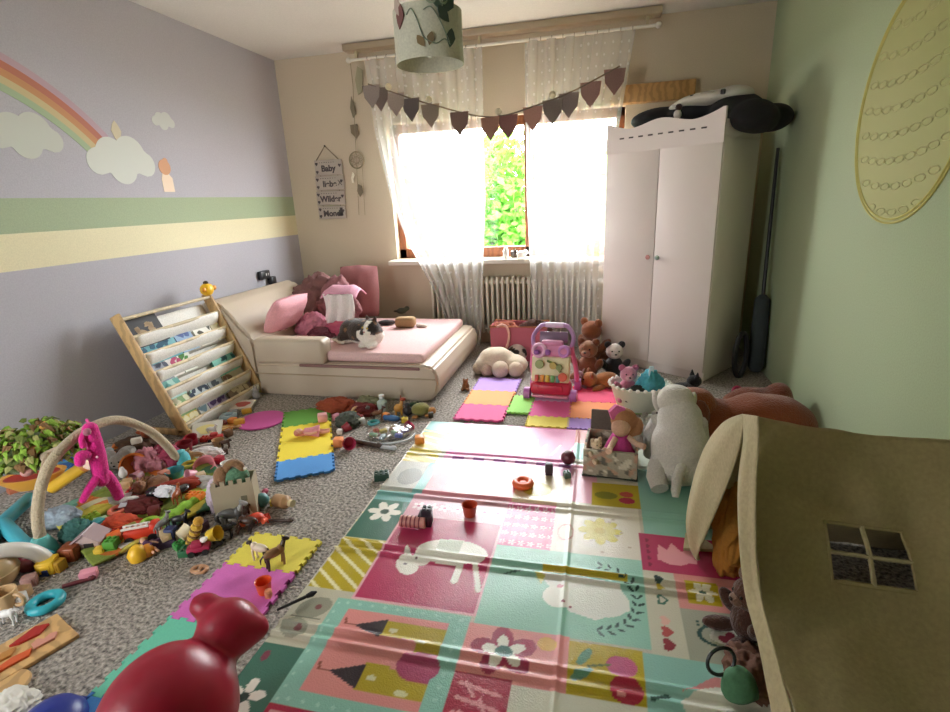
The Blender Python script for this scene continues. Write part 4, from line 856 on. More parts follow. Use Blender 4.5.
# ---- generic soft animals
def plush(label,loc,rz,s,hb,hh=None,hear=None,hmuz=None,pose='sit',earshape=(.028,.016,.03),name='plush_bear',cat='soft toy',rot=None,k='plush'):
    """body, head (> ears, eyes, muzzle, nose), arms and legs; s = sitting height"""
    hh=hh or hb; hear=hear or hh; hmuz=hmuz or hh
    t=thing(name,label,cat,loc,rz,rot=rot); u=s/.30
    def E(nm,h,p,*es):
        bm=nb()
        for e in es: ell(bm,[c*u for c in e[0]],[c*u for c in e[1]],e[2] if len(e)>2 else None)
        return obj(nm,bm,mat(h,k),p)
    if pose=='sit':
        E('body',hb,t,((0,0,.085),(.075,.065,.085)))
        hx=(0,-.01,.215); 
        for sd in(-1,1):
            E('arm',hb,t,((sd*.085,-.03,.115),(.028,.03,.06),(.5,sd*.5,0)))
            E('leg',hb,t,((sd*.06,-.08,.03),(.032,.07,.03),(0,0,sd*.35)))
    elif pose=='lie':
        E('body',hb,t,((0,.02,.065),(.07,.10,.065)))
        hx=(0,-.115,.075)
        for sd in(-1,1):
            E('arm',hb,t,((sd*.075,-.06,.027),(.028,.065,.027),(0,0,sd*.5)))
            E('leg',hb,t,((sd*.065,.12,.028),(.03,.06,.028),(0,0,-sd*.35)))
    hd_=E('head',hh,t,(hx,(.068,.062,.062)))
    fx,fy,fz=hx
    E('muzzle',hmuz,hd_,((fx,fy-.055,fz-.015),(.032,.025,.024)))
    for sd in(-1,1):
        E('ear',hear,hd_,((fx+sd*.052,fy+.005,fz+.052),earshape,(0,sd*.5,0)))
        bm=nb(); ell(bm,((fx+sd*.026)*u,(fy-.054)*u,(fz+.014)*u),(.0065*u,)*3,None,10,8); obj('eye',bm,mat('#14100f','gloss'),hd_)
    bm=nb(); ell(bm,(fx*u,(fy-.08)*u,(fz-.006)*u),(.010*u,.006*u,.007*u),None,10,8); obj('nose',bm,mat('#2a1c18','gloss'),hd_)
    return t
# cream plush slumped face down under the radiator
q=F(497,379); cp=thing('cream_plush_bear','cream plush bear slumped forward on the carpet by the sheer curtain','soft toy',(q.x,q.y+.14,0))
objm('body',blob([((-.03,.02,.10),(.15,.12,.105)),((.12,.0,.075),(.10,.10,.075)),((-.12,0,.07),(.08,.11,.075))],.012,8,.006,14),mat('#d9c8b0','plush'),cp)
for x,y,h,s in((-.085,-.085,'#c9ab96',.05),(.02,-.10,'#d3c0a8',.065),(.135,-.075,'#cdb8a0',.06)):
    bm=nb(); ell(bm,(x,y,s),(s*1.0,s*1.2,s)); obj('paw',bm,mat(h,'plush'),cp)
bm=nb(); ell(bm,(-.16,-.04,.05),(.05,.06,.05)); obj('ear',bm,mat('#d3bfa6','plush'),cp)
# spotted ball plush
me=blob([((0,0,.085),(.085,.085,.085)),((0,.03,.07),(.075,.075,.07))],.009,4)
def spots(P):
    out=np.tile(np.array(lin('#d6d1ca')),(len(P),1)); r=np.random.RandomState(3)
    for k in range(26):
        d=r.normal(size=3); d/=np.linalg.norm(d); c=np.array((0,0,.085))+d*.085; out[np.linalg.norm(P-c,axis=1)<.019]=np.array(lin('#2a2624'))
    return out
paint(me,spots); q=F(517,364); tag(objm('spotted_ball',me,mat(None,'plush',attr=1),loc=(q.x,q.y+.03,0)),'white soft ball with black spots behind the cream plush bear','soft ball')
# pink fabric bin
pb_=thing('fabric_bin','dusty-pink fabric bin with orange rim standing before the radiator','storage bin',(-.62,4.13,.02))
part('bin_body','#b5606f',pb_,lambda b:(box(b,(0,-.11,.145),(.46,.012,.29),bev=.004),box(b,(0,.11,.145),(.46,.012,.29),bev=.004),box(b,(-.225,0,.145),(.012,.21,.29),bev=.004),box(b,(.225,0,.145),(.012,.21,.29),bev=.004),box(b,(0,0,.01),(.45,.22,.012))),'cloth')
part('rim','#c9805a',pb_,lambda b:tube(b,[(-.23,-.115,.29),(.23,-.115,.29),(.23,.115,.29),(-.23,.115,.29)],.011,8,closed=True),'cloth')
part('rope_handle','#d9a99a',pb_,lambda b:tube(b,smoothpath([(-.17,-.12,.29),(-.13,-.13,.31),(-.09,-.125,.29),(-.07,-.14,.22),(-.09,-.15,.13),(-.13,-.15,.08)],5),.010,8),'cloth')
crumple('brown_cloth','dark brown cloth stuffed in the pink fabric bin','cloth',(-.50,4.12,.22),(.13,.08,.09),'#4f3327',21)
crumple('rust_cloth','rust-coloured cloth stuffed in the pink fabric bin','cloth',(-.74,4.12,.22),(.12,.08,.08),'#a8604a',22)
# soft toys right of the walker
plush('chestnut plush bear at the back against the wardrobe foot',fl2(590,362),2.6,.37,'#7d4526','#8a4e2c',pose='sit')
plush('tan-brown plush bear with a pale muzzle right behind the walker',tuple(F(588,380)+Vector((0,.06,0))),-.3,.31,'#8f5a3c','#9a6a4c','#7d4a30','#b08a70')
plush('orange-brown plush lion lying behind the red-pink tile',fl2(604,388),R(-75),.27,'#a5652f','#b0703a','#8a4e22',pose='lie',name='plush_lion')
pg=plush('black and white plush penguin against the wardrobe door',tuple(F(611,381)+Vector((.02,.1,0))),.1,.28,'#2d2a2b','#d9cdc4','#2d2a2b','#c9bdb2',name='plush_penguin')
plush('small grey-pink plush rabbit beside the walker wheel',fl2(579,388),.2,.14,'#9c8284','#a58b8d',earshape=(.014,.012,.055),name='plush_rabbit')
bm=nb(); me=blob([((0,0,.02),(.022,.018,.02)),((.01,0,.05),(.014,.014,.016)),((-.02,0,.012),(.015,.012,.012))],.005,3); tag(objm('maroon_figurine',me,mat('#6b2a2c','plastic'),loc=fl2(612,391)),'small maroon figurine at the corner of the red-pink tile','figurine')
# teal basket
q=F(640,417); tb=thing('oval_basket','mint and cream oval toy basket with a scalloped white rim','basket',(q.x,q.y+.13,0))
bm=nb(); lathe(bm,[(.11,.004),(.135,.03),(.165,.12),(.18,.17),(.172,.17),(.155,.12),(.125,.035),(0,.02)],n=40,sx=1,sy=.85); obj('bowl',bm,mat('#c2c8b5','plastic'),tb)
bm=nb()
for k in range(26): a=2*PI*k/26; ell(bm,(.182*math.cos(a),.155*math.sin(a),.172),(.013,.013,.012),None,8,6)
obj('scalloped_rim',bm,mat('#e0dccf','plastic'),tb)
bm=nb(); lathe(bm,[(.108,.0),(.118,.012),(.118,.02),(.108,.022)],n=40,sy=.85); obj('foot_ring',bm,mat('#8fae6a','plastic'),tb)
plush('pink plush pig peeking over the rim of the mint basket',(q.x-.07,q.y+.15,.06),.1,.23,'#c9788f','#cf8aa0','#b05f7c','#d9a3b0',name='plush_pig')
crumple('teal_cloth','teal cloth filling the mint basket','cloth',(q.x+.06,q.y+.12,.06),(.09,.09,.14),'#4fa3b3',31)
crumple('dark_cloth','dark cloth in the mint basket under the pig','cloth',(q.x-.02,q.y+.06,.07),(.08,.05,.08),'#3a3f3a',32)
bm=nb(); box(bm,(0,0,.02),(.03,.014,.15),bev=.005); one('white_spatula',bm,PLA('#c3d6d6'),'pale toy spatula standing in the teal cloth of the basket','utensil',(q.x+.06,q.y+.10,.20),.3)
# patterned crate
q=F(611,481); cr_=thing('fabric_crate','grey-beige patterned fabric crate with a raised dark lid','crate',(q.x,q.y+.12,MT),R(-4))
def cratepaint(P):
    out=np.tile(np.array(lin('#a59c89')),(len(P),1)); 
    n1=np.array([noise.noise(Vector(p)*38) for p in P]); n2=np.array([noise.noise(Vector(p)*30+Vector((9,3,1))) for p in P])
    out[n1>.22]=np.array(lin('#6a655a')); out[n2>.28]=np.array(lin('#b5907a')); out[n2<-.32]=np.array(lin('#cfc8b6')); return out
bm=nb()
for c,s in (((0,-.115,.07),(.245,.012,.14)),((0,.115,.07),(.245,.012,.14)),((-.118,0,.07),(.012,.225,.14)),((.118,0,.07),(.012,.225,.14)),((0,0,.006),(.24,.23,.012))):
    t=bmesh.new(); bmesh.ops.create_cube(t,size=1); bmesh.ops.scale(t,vec=s,verts=t.verts); bmesh.ops.subdivide_edges(t,edges=t.edges,cuts=24,use_grid_fill=True); merge(bm,t,c)
me=bpy.data.meshes.new('crate_body'); bm.to_mesh(me); bm.free(); paint(me,cratepaint); objm('crate_body',me,mat(None,'cloth',attr=1),cr_,smooth=False)
part('lid','#5f564d',cr_,lambda b:box(b,(-.035,.13,.175),(.15,.012,.13),(R(-12),0,0),bev=.005),'cloth')
part('bottom_trim','#33382c',cr_,lambda b:tube(b,[(-.125,-.122,.004),(.125,-.122,.004),(.125,.122,.004),(-.125,.122,.004)],.006,6,closed=True),'cloth')
dl=thing('rag_doll','rag doll with tan hood and magenta dress slumped in the fabric crate','doll',(q.x+.035,q.y+.09,MT+.10),.4)
part('dress','#c03f88',dl,lambda b:lathe(b,[(.0,0),(.075,.0),(.06,.04),(.035,.09),(.0,.095)]),'cloth')
hd2=part('head','#c9a084',dl,lambda b:ell(b,(0,-.01,.13),(.045,.045,.045)),'cloth')
bm=nb(); ell(bm,(.03,.02,.15),(.07,.055,.06),(0,.7,0)); ell(bm,(.07,.02,.10),(.05,.05,.065),(0,.6,0)); obj('hood',bm,mat('#a97650','cloth'),hd2)
bm=nb(); prism(bm,[(-.03,0),(.02,-.01),(.035,.05),(-.01,.07),(-.045,.04)],.02,Matrix.Translation((-.01,.0,.17))@XZ); obj('bow',bm,mat('#d46a9c','cloth'),hd2)
for sd in(-1,1): part('arm','#d9b49a',dl,lambda b:tube(b,[(sd*.03,-.02,.08),(sd*.07,-.05,.05),(sd*.09,-.08,.05)],[.016,.014,.016],8),'cloth')
part('shawl','#b7aca4',dl,lambda b:ell(b,(.075,.0,.045),(.045,.05,.05)),'plush')
plush('small cream plush lamb in the near corner of the fabric crate',(q.x-.075,q.y+.04,MT+.07),.6,.12,'#d6bfa0',name='plush_lamb')
# big white plush dog seen from behind
q=F(676,500); wd=thing('white_plush_dog','large white plush dog with its back turned, beside the fabric crate','soft toy',(q.x+.02,q.y+.16,MT),R(180))
objm('body',blob([((0,0,.17),(.125,.12,.16)),((0,-.03,.29),(.10,.09,.11)),((0,.02,.08),(.13,.12,.08))],.012,8,.004,12),mat('#cfcac2','plush'),wd)
hd3=objm('head',blob([((.02,-.07,.37),(.085,.085,.07)),((.02,-.14,.34),(.05,.06,.045))],.010,6,.004,14),mat('#d0cabf','plush'),wd)
for sd in(-1,1):
    bm=nb(); ell(bm,(.02+sd*.075,-.10,.345),(.020,.04,.055),(0,sd*.25,0)); obj('ear',bm,mat('#c3bcb0','plush'),hd3)
    bm=nb(); ell(bm,(.02+sd*.03,-.155,.385),(.008,.006,.008)); obj('eye',bm,mat('#171314','gloss'),hd3)
    bm=nb(); tube(bm,[(sd*.085,.05,.09),(sd*.10,.11,.06),(sd*.09,.16,.035)],[.05,.045,.038],12); obj('leg',bm,mat('#c4beb6','plush'),wd)
    bm=nb(); tube(bm,[(sd*.085,-.05,.27),(sd*.11,-.10,.18),(sd*.10,-.14,.05)],[.04,.038,.04],12); obj('arm',bm,mat('#c8c2ba','plush'),wd)
bm=nb(); ell(bm,(.02,-.195,.345),(.018,.012,.014)); obj('nose',bm,mat('#1d1818','gloss'),hd3)
bm=nb(); tube(bm,[(.0,.11,.13),(.02,.16,.10),(.03,.19,.05),(.03,.20,.025)],[.022,.022,.02,.014],10); obj('tail',bm,mat('#cfc9c0','plush'),wd)
plush('small grey plush mouse squeezed beside the white dog and the basket',fl2(648,442),.5,.18,'#8f8f88','#a5a49b',earshape=(.04,.012,.04),name='plush_mouse')
# big brown plush dog
q=F(735,440); bg=thing('brown_plush_dog','large russet plush dog sprawled along the green wall behind the tent','soft toy',(.74,2.68,0),R(-8))
objm('body',blob([((.10,.0,.16),(.24,.16,.15)),((-.15,-.02,.14),(.16,.14,.13)),((-.10,-.12,.10),(.12,.09,.10))],.016,8,.010,10),mat('#7d3a12','plush'),bg)
h4_=objm('head',blob([((-.24,-.05,.24),(.12,.11,.095)),((-.33,-.10,.20),(.07,.07,.06))],.012,6,.006,14),mat('#85400f','plush'),bg)
for sd in(-1,1):
    bm=nb(); ell(bm,(-.21,-.05+sd*.105,.22),(.05,.025,.085),(sd*.3,0,0)); obj('ear',bm,mat('#6b3417','plush'),h4_)
    bm=nb(); ell(bm,(-.335,-.10+sd*.035,.25),(.009,.009,.009)); obj('eye',bm,mat('#120d0c','gloss'),h4_)
    bm=nb(); tube(bm,[(-.15,-.10+sd*.07,.10),(-.25,-.18+sd*.07,.06),(-.33,-.22+sd*.06,.045)],[.055,.05,.045],12); obj('front_leg',bm,mat('#7a3c12','plush'),bg)
    bm=nb(); tube(bm,[(.22,sd*.10,.09),(.27,-.08+sd*.12,.06),(.25,-.18+sd*.10,.045)],[.07,.06,.05],12); obj('hind_leg',bm,mat('#743710','plush'),bg)
bm=nb(); ell(bm,(-.395,-.135,.21),(.02,.018,.015)); obj('nose',bm,mat('#1d1210','gloss'),h4_)
bm=nb(); tube(bm,[(.28,.10,.08),(.34,.14,.04),(.30,.20,.03)],[.03,.03,.02],10); obj('tail',bm,mat('#743710','plush'),bg)
me=blob([((0,0,.10),(.17,.12,.10)),((.14,.02,.12),(.08,.10,.10))],.014,8,.01,9); tag(objm('russet_cushion',me,mat('#6f3010','plush'),loc=(.90,3.08,0)),'russet fluffy cushion behind the brown plush dog','cushion')
# black plush cat by the wardrobe
q=F(682,398); bk=thing('black_plush_cat','black plush cat with a white muzzle flopped before the wardrobe','soft toy',(q.x,q.y+.02,0),R(200))
objm('body',blob([((0,0,.05),(.10,.06,.05)),((-.10,.02,.035),(.05,.05,.035))],.010,6),mat('#1f1b1b','plush'),bk)
h5=objm('head',blob([((-.085,-.01,.10),(.05,.045,.042))],.008,4),mat('#1f1b1b','plush'),bk)
for sd in(-1,1):
    bm=nb(); cyl(bm,(-.085+.0,-.01+sd*.03,.13),(-.085,-.01+sd*.035,.17),.018,.003,10); obj('ear',bm,mat('#1c1818','plush'),h5)
bm=nb(); ell(bm,(-.125,-.01,.092),(.018,.022,.016)); obj('muzzle',bm,mat('#d6d0c8','plush'),h5)
bm=nb(); tube(bm,[(.09,0,.05),(.14,.03,.05),(.17,.08,.04)],[.015,.014,.010],8); obj('tail',bm,mat('#1f1b1b','plush'),bk)
bm=nb(); torus(bm,(0,0,.02),.03,.011); one('pink_ring',bm,PLA('#b5305a'),'small dark pink ring between wardrobe and russet cushion','ring',(1.0,3.45,.16) if 0 else fl2(736,392),0,rot=(R(60),0,.3))
# plush monkey and green bag at the tent door
q=F(748,690); 
plush('dark brown plush monkey leaning on the tent canvas',(q.x+.035,q.y+.17,MT),R(-70),.22,'#4a2a1d','#55301f','#6a4a38','#7a5a48',name='plush_monkey')
q=F(742,712); gb=thing('green_bag','small green bag with a black loop handle by the tent edge','bag',(q.x-.01,q.y+.02,MT))
objm('bag_body',blob([((0,0,.05),(.045,.042,.052)),((.02,.02,.025),(.045,.042,.028))],.008,6,.004,30),mat('#4c7a58','cloth'),gb)
bm=nb(); torus(bm,(-.045,.01,.11),.038,.005,(R(80),0,R(20)),22,6); obj('handle',bm,mat('#17201c','plastic'),gb)
crumple('brown_cloth_scrap','brown cloth scrap under the plush monkey','cloth',(q.x+.04,q.y+.10,MT),(.06,.08,.05),'#6a4634',41)
# ---- small toys ----------------------------------------------------------
def T(n,label,cat,px,py,rz=0,z=0.,rot=None,dy=0.):
    q=F(px,py,z); return thing(n,label,cat,(q.x,q.y+dy,z),rz,rot=rot)
def block(label,h,px,py,s=.05,rz=0,z=0.,name='toy_block',rot=None,cat='block'):
    s3=s if hasattr(s,'__len__') else (s,s,s); bm=nb(); box(bm,(0,0,s3[2]/2),s3,bev=min(s3)*.09); 
    for a in(0,PI/2,PI,-PI/2): box(bm,(s3[0]*.5*math.cos(a) if abs(math.cos(a))>.5 else 0,s3[1]*.5*math.sin(a) if abs(math.sin(a))>.5 else 0,s3[2]/2),(.004 if abs(math.cos(a))>.5 else s3[0]*.6,.004 if abs(math.sin(a))>.5 else s3[1]*.6,s3[2]*.6),bev=.0015)
    q=F(px,py,z); return one(name,bm,mat(h,'plastic'),label,cat,(q.x,q.y,z),rz,rot=rot)
def brick(label,h,px,py,n=(2,2),rz=0,z=0.,u=.024,hh=.026,rot=None):
    bm=nb(); box(bm,(0,0,hh/2),(n[0]*u,n[1]*u,hh),bev=.0015)
    for i in range(n[0]):
        for j in range(n[1]): cyl(bm,((i-(n[0]-1)/2)*u,(j-(n[1]-1)/2)*u,hh),((i-(n[0]-1)/2)*u,(j-(n[1]-1)/2)*u,hh+.006),u*.33,n=12)
    q=F(px,py,z); return one('toy_brick',bm,mat(h,'plastic'),label,'brick',(q.x,q.y,z),rz,rot=rot)
def cup(label,h,px,py,r=.032,hh=.055,z=0.,rot=None,rz=0,name='stacking_cup',flare=1.25):
    bm=nb(); lathe(bm,[(0,0),(r*.95,0),(r,.004),(r*flare,hh),(r*flare*1.06,hh+.003),(r*flare*.93,hh),(r*.9,.006),(0,.006)]); q=F(px,py,z); return one(name,bm,mat(h,'plastic'),label,'cup',(q.x,q.y,z),rz,rot=rot)
def ring(label,h,px,py,Rr=.05,r=.014,z=0.,rot=None,name='toy_ring',k=0):
    bm=nb(); torus(bm,(0,0,r),Rr,r); q=F(px,py,z)
    return one(name,bm,mat(h,'plastic'),label,'ring',(q.x,q.y,z),0,rot=rot)
def animal(label,h,h2,px,py,s=.1,rz=0,z=0.,rot=None,name='toy_horse',neck=1.,cat='toy animal'):
    t=T(name,label,cat,px,py,rz,z,rot)
    bm=nb(); ell(bm,(0,0,.62*s),(.42*s,.17*s,.19*s)); ell(bm,(.28*s,0,.66*s),(.17*s,.15*s,.2*s)); obj('body',bm,PLA(h),t)
    bm=nb(); tube(bm,[(.33*s,0,.70*s),(.46*s,0,(.72+.25*neck)*s)],[.12*s,.08*s],10); ell(bm,(.54*s,0,(.74+.27*neck)*s),(.17*s,.08*s,.085*s),(0,.5,0)); hd_=obj('head',bm,PLA(h2),t)
    bm=nb()
    for sd in(-1,1): cyl(bm,(.44*s,sd*.05*s,(.8+.27*neck)*s),(.42*s,sd*.06*s,(.93+.27*neck)*s),.03*s,.005*s,6)
    obj('ear',bm,PLA(h2),hd_)
    for x in(-.3,.3):
        for sd in(-1,1): bm=nb(); tube(bm,[(x*s,sd*.1*s,.55*s),((x+.03)*s,sd*.11*s,.28*s),(x*s,sd*.11*s,0)],[.075*s,.045*s,.05*s],8); obj('leg',bm,PLA(h if x>0 else h2),t)
    bm=nb(); tube(bm,[(-.4*s,0,.68*s),(-.52*s,0,.55*s),(-.54*s,0,.35*s)],[.03*s,.04*s,.015*s],6); obj('tail',bm,PLA(h2),t); return t
def doll(label,skin,dress,hair,px,py,s=.16,rz=0,z=0.,rot=None,name='doll'):
    t=T(name,label,'doll',px,py,rz,z,rot)
    part('dress',dress,t,lambda b:lathe(b,[(0,.3*s),(.2*s,.3*s),(.13*s,.5*s),(.11*s,.72*s),(.04*s,.76*s),(0,.76*s)]),'cloth')
    h_=part('head',skin,t,lambda b:(ell(b,(0,0,.88*s),(.10*s,.10*s,.12*s)),cyl(b,(0,0,.72*s),(0,0,.8*s),.04*s)))
    bm=nb(); ell(bm,(0,.03*s,.92*s),(.115*s,.105*s,.11*s)); ell(bm,(0,.07*s,.8*s),(.10*s,.06*s,.14*s)); obj('hair',bm,PLA(hair),h_)
    for sd in(-1,1):
        part('arm',skin,t,lambda b:tube(b,[(sd*.1*s,0,.70*s),(sd*.2*s,-.02*s,.52*s),(sd*.22*s,-.08*s,.36*s)],[.04*s,.035*s,.03*s],8))
        part('leg',skin,t,lambda b:tube(b,[(sd*.06*s,0,.34*s),(sd*.065*s,0,.15*s),(sd*.065*s,-.03*s,.01*s)],[.055*s,.045*s,.04*s],8))
    return t
def car(label,h,px,py,s=.09,rz=0,z=0.,rot=None,name='toy_car'):
    t=T(name,label,'toy car',px,py,rz,z,rot)
    part('car_body',h,t,lambda b:(box(b,(0,0,.30*s),(s,.5*s,.26*s),bev=.08*s),box(b,(-.05*s,0,.52*s),(.5*s,.42*s,.24*s),bev=.09*s)))
    for x in(-.3,.3):
        for sd in(-1,1): part('wheel','#2a2828',t,lambda b:cyl(b,(x*s,sd*.2*s,.15*s),(x*s,sd*.28*s,.15*s),.15*s,n=14))
    return t
def fbook(label,h,px,py,w=.16,l=.2,rz=0,z=0.,h2='#e8e0d0',rot=None,th=.014):
    t=T('picture_book',label,'book',px,py,rz,z,rot)
    part('cover',h,t,lambda b:(box(b,(0,0,.0015),(w,l,.003)),box(b,(0,0,th-.0015),(w,l,.003)),box(b,(-w/2+.0015,0,th/2),(.003,l,th))),'gloss',smooth=False)
    part('page_block','#e8e2d2',t,lambda b:box(b,(.003,0,th/2),(w-.01,l-.008,th-.006)),'paper',smooth=False)
    part('cover_picture',h2,t,lambda b:prism(b,[(w*.32*math.cos(a)*(1+.2*math.sin(3*a)),l*.3*math.sin(a)) for a in np.linspace(0,2*PI,20)[:-1]],.001,Matrix.Translation((0,0,th+.0002))),'paper',smooth=False); return t
def lump(label,h,px,py,es,name,cat='toy',z=0.,rz=0,k='plastic',vx=.005,rot=None,dz=0.):
    me=blob(es,vx,4); q=F(px,py,z); o=objm(name,me,mat(h,k),loc=(q.x,q.y,z+dz),rot=rot if rot else (0,0,rz)); return tag(o,label,cat)
def bottle(label,h,hcap,px,py,s=.1,z=0.,rot=None,name='toy_bottle',rz=0):
    t=T(name,label,'bottle',px,py,rz,z,rot)
    part('bottle_body',h,t,lambda b:lathe(b,[(0,0),(.26*s,0),(.28*s,.05*s),(.28*s,.6*s),(.12*s,.75*s),(.12*s,.85*s),(0,.85*s)]))
    part('cap',hcap,t,lambda b:lathe(b,[(0,.84*s),(.15*s,.84*s),(.15*s,1.*s),(0,1.*s)])); return t
def stick(label,h,px,py,l=.12,r=.007,rz=0,z=0.,name='toy_stick',k='plastic',h2=None):
    t=T(name,label,'stick',px,py,rz,z)
    part('shaft',h,t,lambda b:cyl(b,(-l/2,0,r),(l/2,0,r),r,n=10),k); part('tip',h2 or h,t,lambda b:ell(b,(l/2,0,r*1.3),(r*1.8,r*1.5,r*1.3)),k); return t
# ---------------- baby gym
gy=thing('baby_gym','jungle baby gym with beige padded arch, leafy canopy and teal feet','baby gym',(-2.05,1.65,0)); go=Vector(gy.location)
GXp=-2.16
arch=smoothpath([WX(*p,GXp)-go for p in ((45,553),(38,525),(39,497),(47,470),(62,449),(86,430),(116,420),(146,429),(168,447),(184,470))],6)
for v in arch: v.z=max(v.z,.03)
part('arch','#b9a88c',gy,lambda b:tube(b,arch,.021,12),'plush')
for c,h in ((arch[-1],'#4fb0bd'),(arch[0],'#5fb3ad')):
    part('foot',h,gy,lambda b:lathe(b,[(.0,0),(.05,0),(.045,.03),(.026,.07),(0,.075)],(c.x,c.y,.012)),'plastic')
part('foot_bar','#3f9fae',gy,lambda b:(tube(b,smoothpath([F(-14,545,.03)-go,F(6,520,.035)-go,F(30,498,.03)-go],5),.030,10),tube(b,smoothpath([F(4,524,.035)-go,F(28,548,.03)-go,F(50,560,.03)-go],5),.030,10)))
def gympaint(P):
    out=np.tile(np.array(lin('#7f8f3c')),(len(P),1))
    pal=['#5f8a3a','#b9a83a','#a33a22','#6fa08a','#c46a2a','#3f6b4a','#d0c25a','#7a2f22','#8fb04a','#cdc7a0']
    r=np.random.RandomState(5)
    for k in range(60):
        c=np.array((r.uniform(-.55,.55),r.uniform(-.42,.42))); a=r.uniform(0,3.1); d=P[:,:2]-c; u=d[:,0]*math.cos(a)+d[:,1]*math.sin(a); v=-d[:,0]*math.sin(a)+d[:,1]*math.cos(a)
        out[(u/r.uniform(.06,.16))**2+(v/r.uniform(.03,.06))**2<1]=np.array(lin(pal[r.randint(len(pal))]))
    return out
bm=nb(); grid(bm,lambda u,v:((u-.5)*.62,(v-.42)*.66,.012+.012*noise.noise(Vector((u*5,v*6,1)))+.008*(math.sin(u*25+v*4)>0.6)),90,110)
me=bpy.data.meshes.new('gym_mat'); bm.to_mesh(me); bm.free(); paint(me,gympaint); go_=objm('floor_mat',me,mat(None,'cloth',attr=1),gy,loc=(.02,.0,.008),rot=(0,0,R(-24)),solid=.012)
# bright green padded edge
e=[F(*p,.025)-go for p in ((152,528),(172,516),(192,503),(214,488))]
part('green_edge','#86b43a',gy,lambda b:tube(b,smoothpath(e,6),[.02+.012*math.sin(i*.8)**2 for i in range(19)],10),'cloth')
# leafy canopy
cc_=WX(37,450,-2.42)-go
def canopy(b):
    r=np.random.RandomState(2)
    for i in range(420):
        a=r.uniform(0,2*PI); q=r.uniform(.15,1)**.6; x,y=.14*q*math.cos(a),.17*q*math.sin(a); z=.10*(1-q*q)+r.uniform(-.05,.04)
        L,w=r.uniform(.028,.055),r.uniform(.010,.018); M=Matrix.Translation(cc_+Vector((x,y,z)))@Euler((r.uniform(-.6,.6),r.uniform(-.2,.9),a)).to_matrix().to_4x4()
        vs=[b.verts.new(M@Vector(p)) for p in ((0,-w*.4,0),(L*.5,-w,.008),(L,0,-.012),(L*.5,w,.008),(0,w*.4,0),(L*.5,0,.016))]
        b.faces.new((vs[0],vs[1],vs[5])); b.faces.new((vs[1],vs[2],vs[5])); b.faces.new((vs[2],vs[3],vs[5])); b.faces.new((vs[3],vs[4],vs[5])); b.faces.new((vs[4],vs[0],vs[5]))
lc=part('leaf_canopy','#86a83a',gy,canopy,'cloth',smooth=False,solid=.002)
for q_,h_ in enumerate(('#5f6b2a','#9a9a5a','#7a5a34')): lc.data.materials.append(mat(h_,'cloth'))
for p_ in lc.data.polygons: p_.material_index=(p_.index//5*7)%11%4 if (p_.index//5*7)%11<8 else 0
part('canopy_pad','#5d6b2e',gy,lambda b:ell(b,cc_+Vector((0,0,-.005)),(.13,.165,.075)),'plush')
for dx_,dy_,dz_,h in((-.02,-.12,.03,'#9a5a2e'),(.09,-.07,.04,'#c98a4a'),(.10,-.12,-.03,'#c58f88'),(.03,.05,.10,'#d59a4a'),(.11,.10,.02,'#4a3226')):
    bm=nb(); ell(bm,cc_+Vector((dx_,dy_,dz_)),(.025,.03,.02)); obj('flower',bm,mat(h,'cloth'),lc)
part('branch','#a98f72',gy,lambda b:(tube(b,[cc_+Vector((0,.02,-.04)),(cc_+arch[22])/2+Vector((0,0,-.02)),arch[24]],[.03,.026,.02],10),tube(b,[cc_+Vector((.02,.0,-.03)),WX(50,458,-2.2)-go,arch[14]],[.026,.024,.02],10)),'plush')
# magenta monkey hanging from the arch
hg=WX(88,424,GXp); mk=thing('hanging_plush_monkey','hot magenta fuzzy monkey hanging from the beige gym arch','soft toy',(hg.x,hg.y,hg.z)); MK=mat('#dd2288','plush')
def mw(x,y,o=0.): return WX(x,y,GXp+.05+o)-hg
def tb(nm,pts,rs,p=mk,m=MK):
    bm=nb(); sp=smoothpath(pts,5); rr=np.interp(np.linspace(0,1,len(sp)),np.linspace(0,1,len(rs)),rs); tube(bm,sp,list(rr),12)
    ell(bm,sp[-1],rs[-1]*1.02,None,12,8); ell(bm,sp[0],rs[0]*1.0,None,12,8); return obj(nm,bm,m,p)
tb('body',[mw(94,440),(mw(97,455)),mw(100,470),mw(102,480)],[.030,.034,.033,.028])
h6=tb('head',[mw(90,429),mw(92,436)],[.030,.032])
tb('leg',[mw(106,476),mw(114,486),mw(119,497)],[.027,.024,.021]); tb('leg',[mw(97,478),mw(89,489),mw(83,500)],[.020,.017,.014])
tb('arm',[mw(86,455),mw(81,456),mw(80,462)],[.022,.022,.02]); tb('arm',[mw(88,428),mw(82,438),mw(83,446)],[.013,.012,.012])
bm=nb(); ell(bm,mw(87,432,.025),(.014,.016,.016)); obj('face',bm,mat('#b06a7d','plush'),h6)
bm=nb(); ell(bm,mw(97,457,.035),(.006,.004,.006)); obj('tag',bm,PLA('#e0a6bf'),mk)
bm=nb(); cyl(bm,mw(90,426),(0,0,.02),.006); obj('hanging_loop',bm,MK,mk)
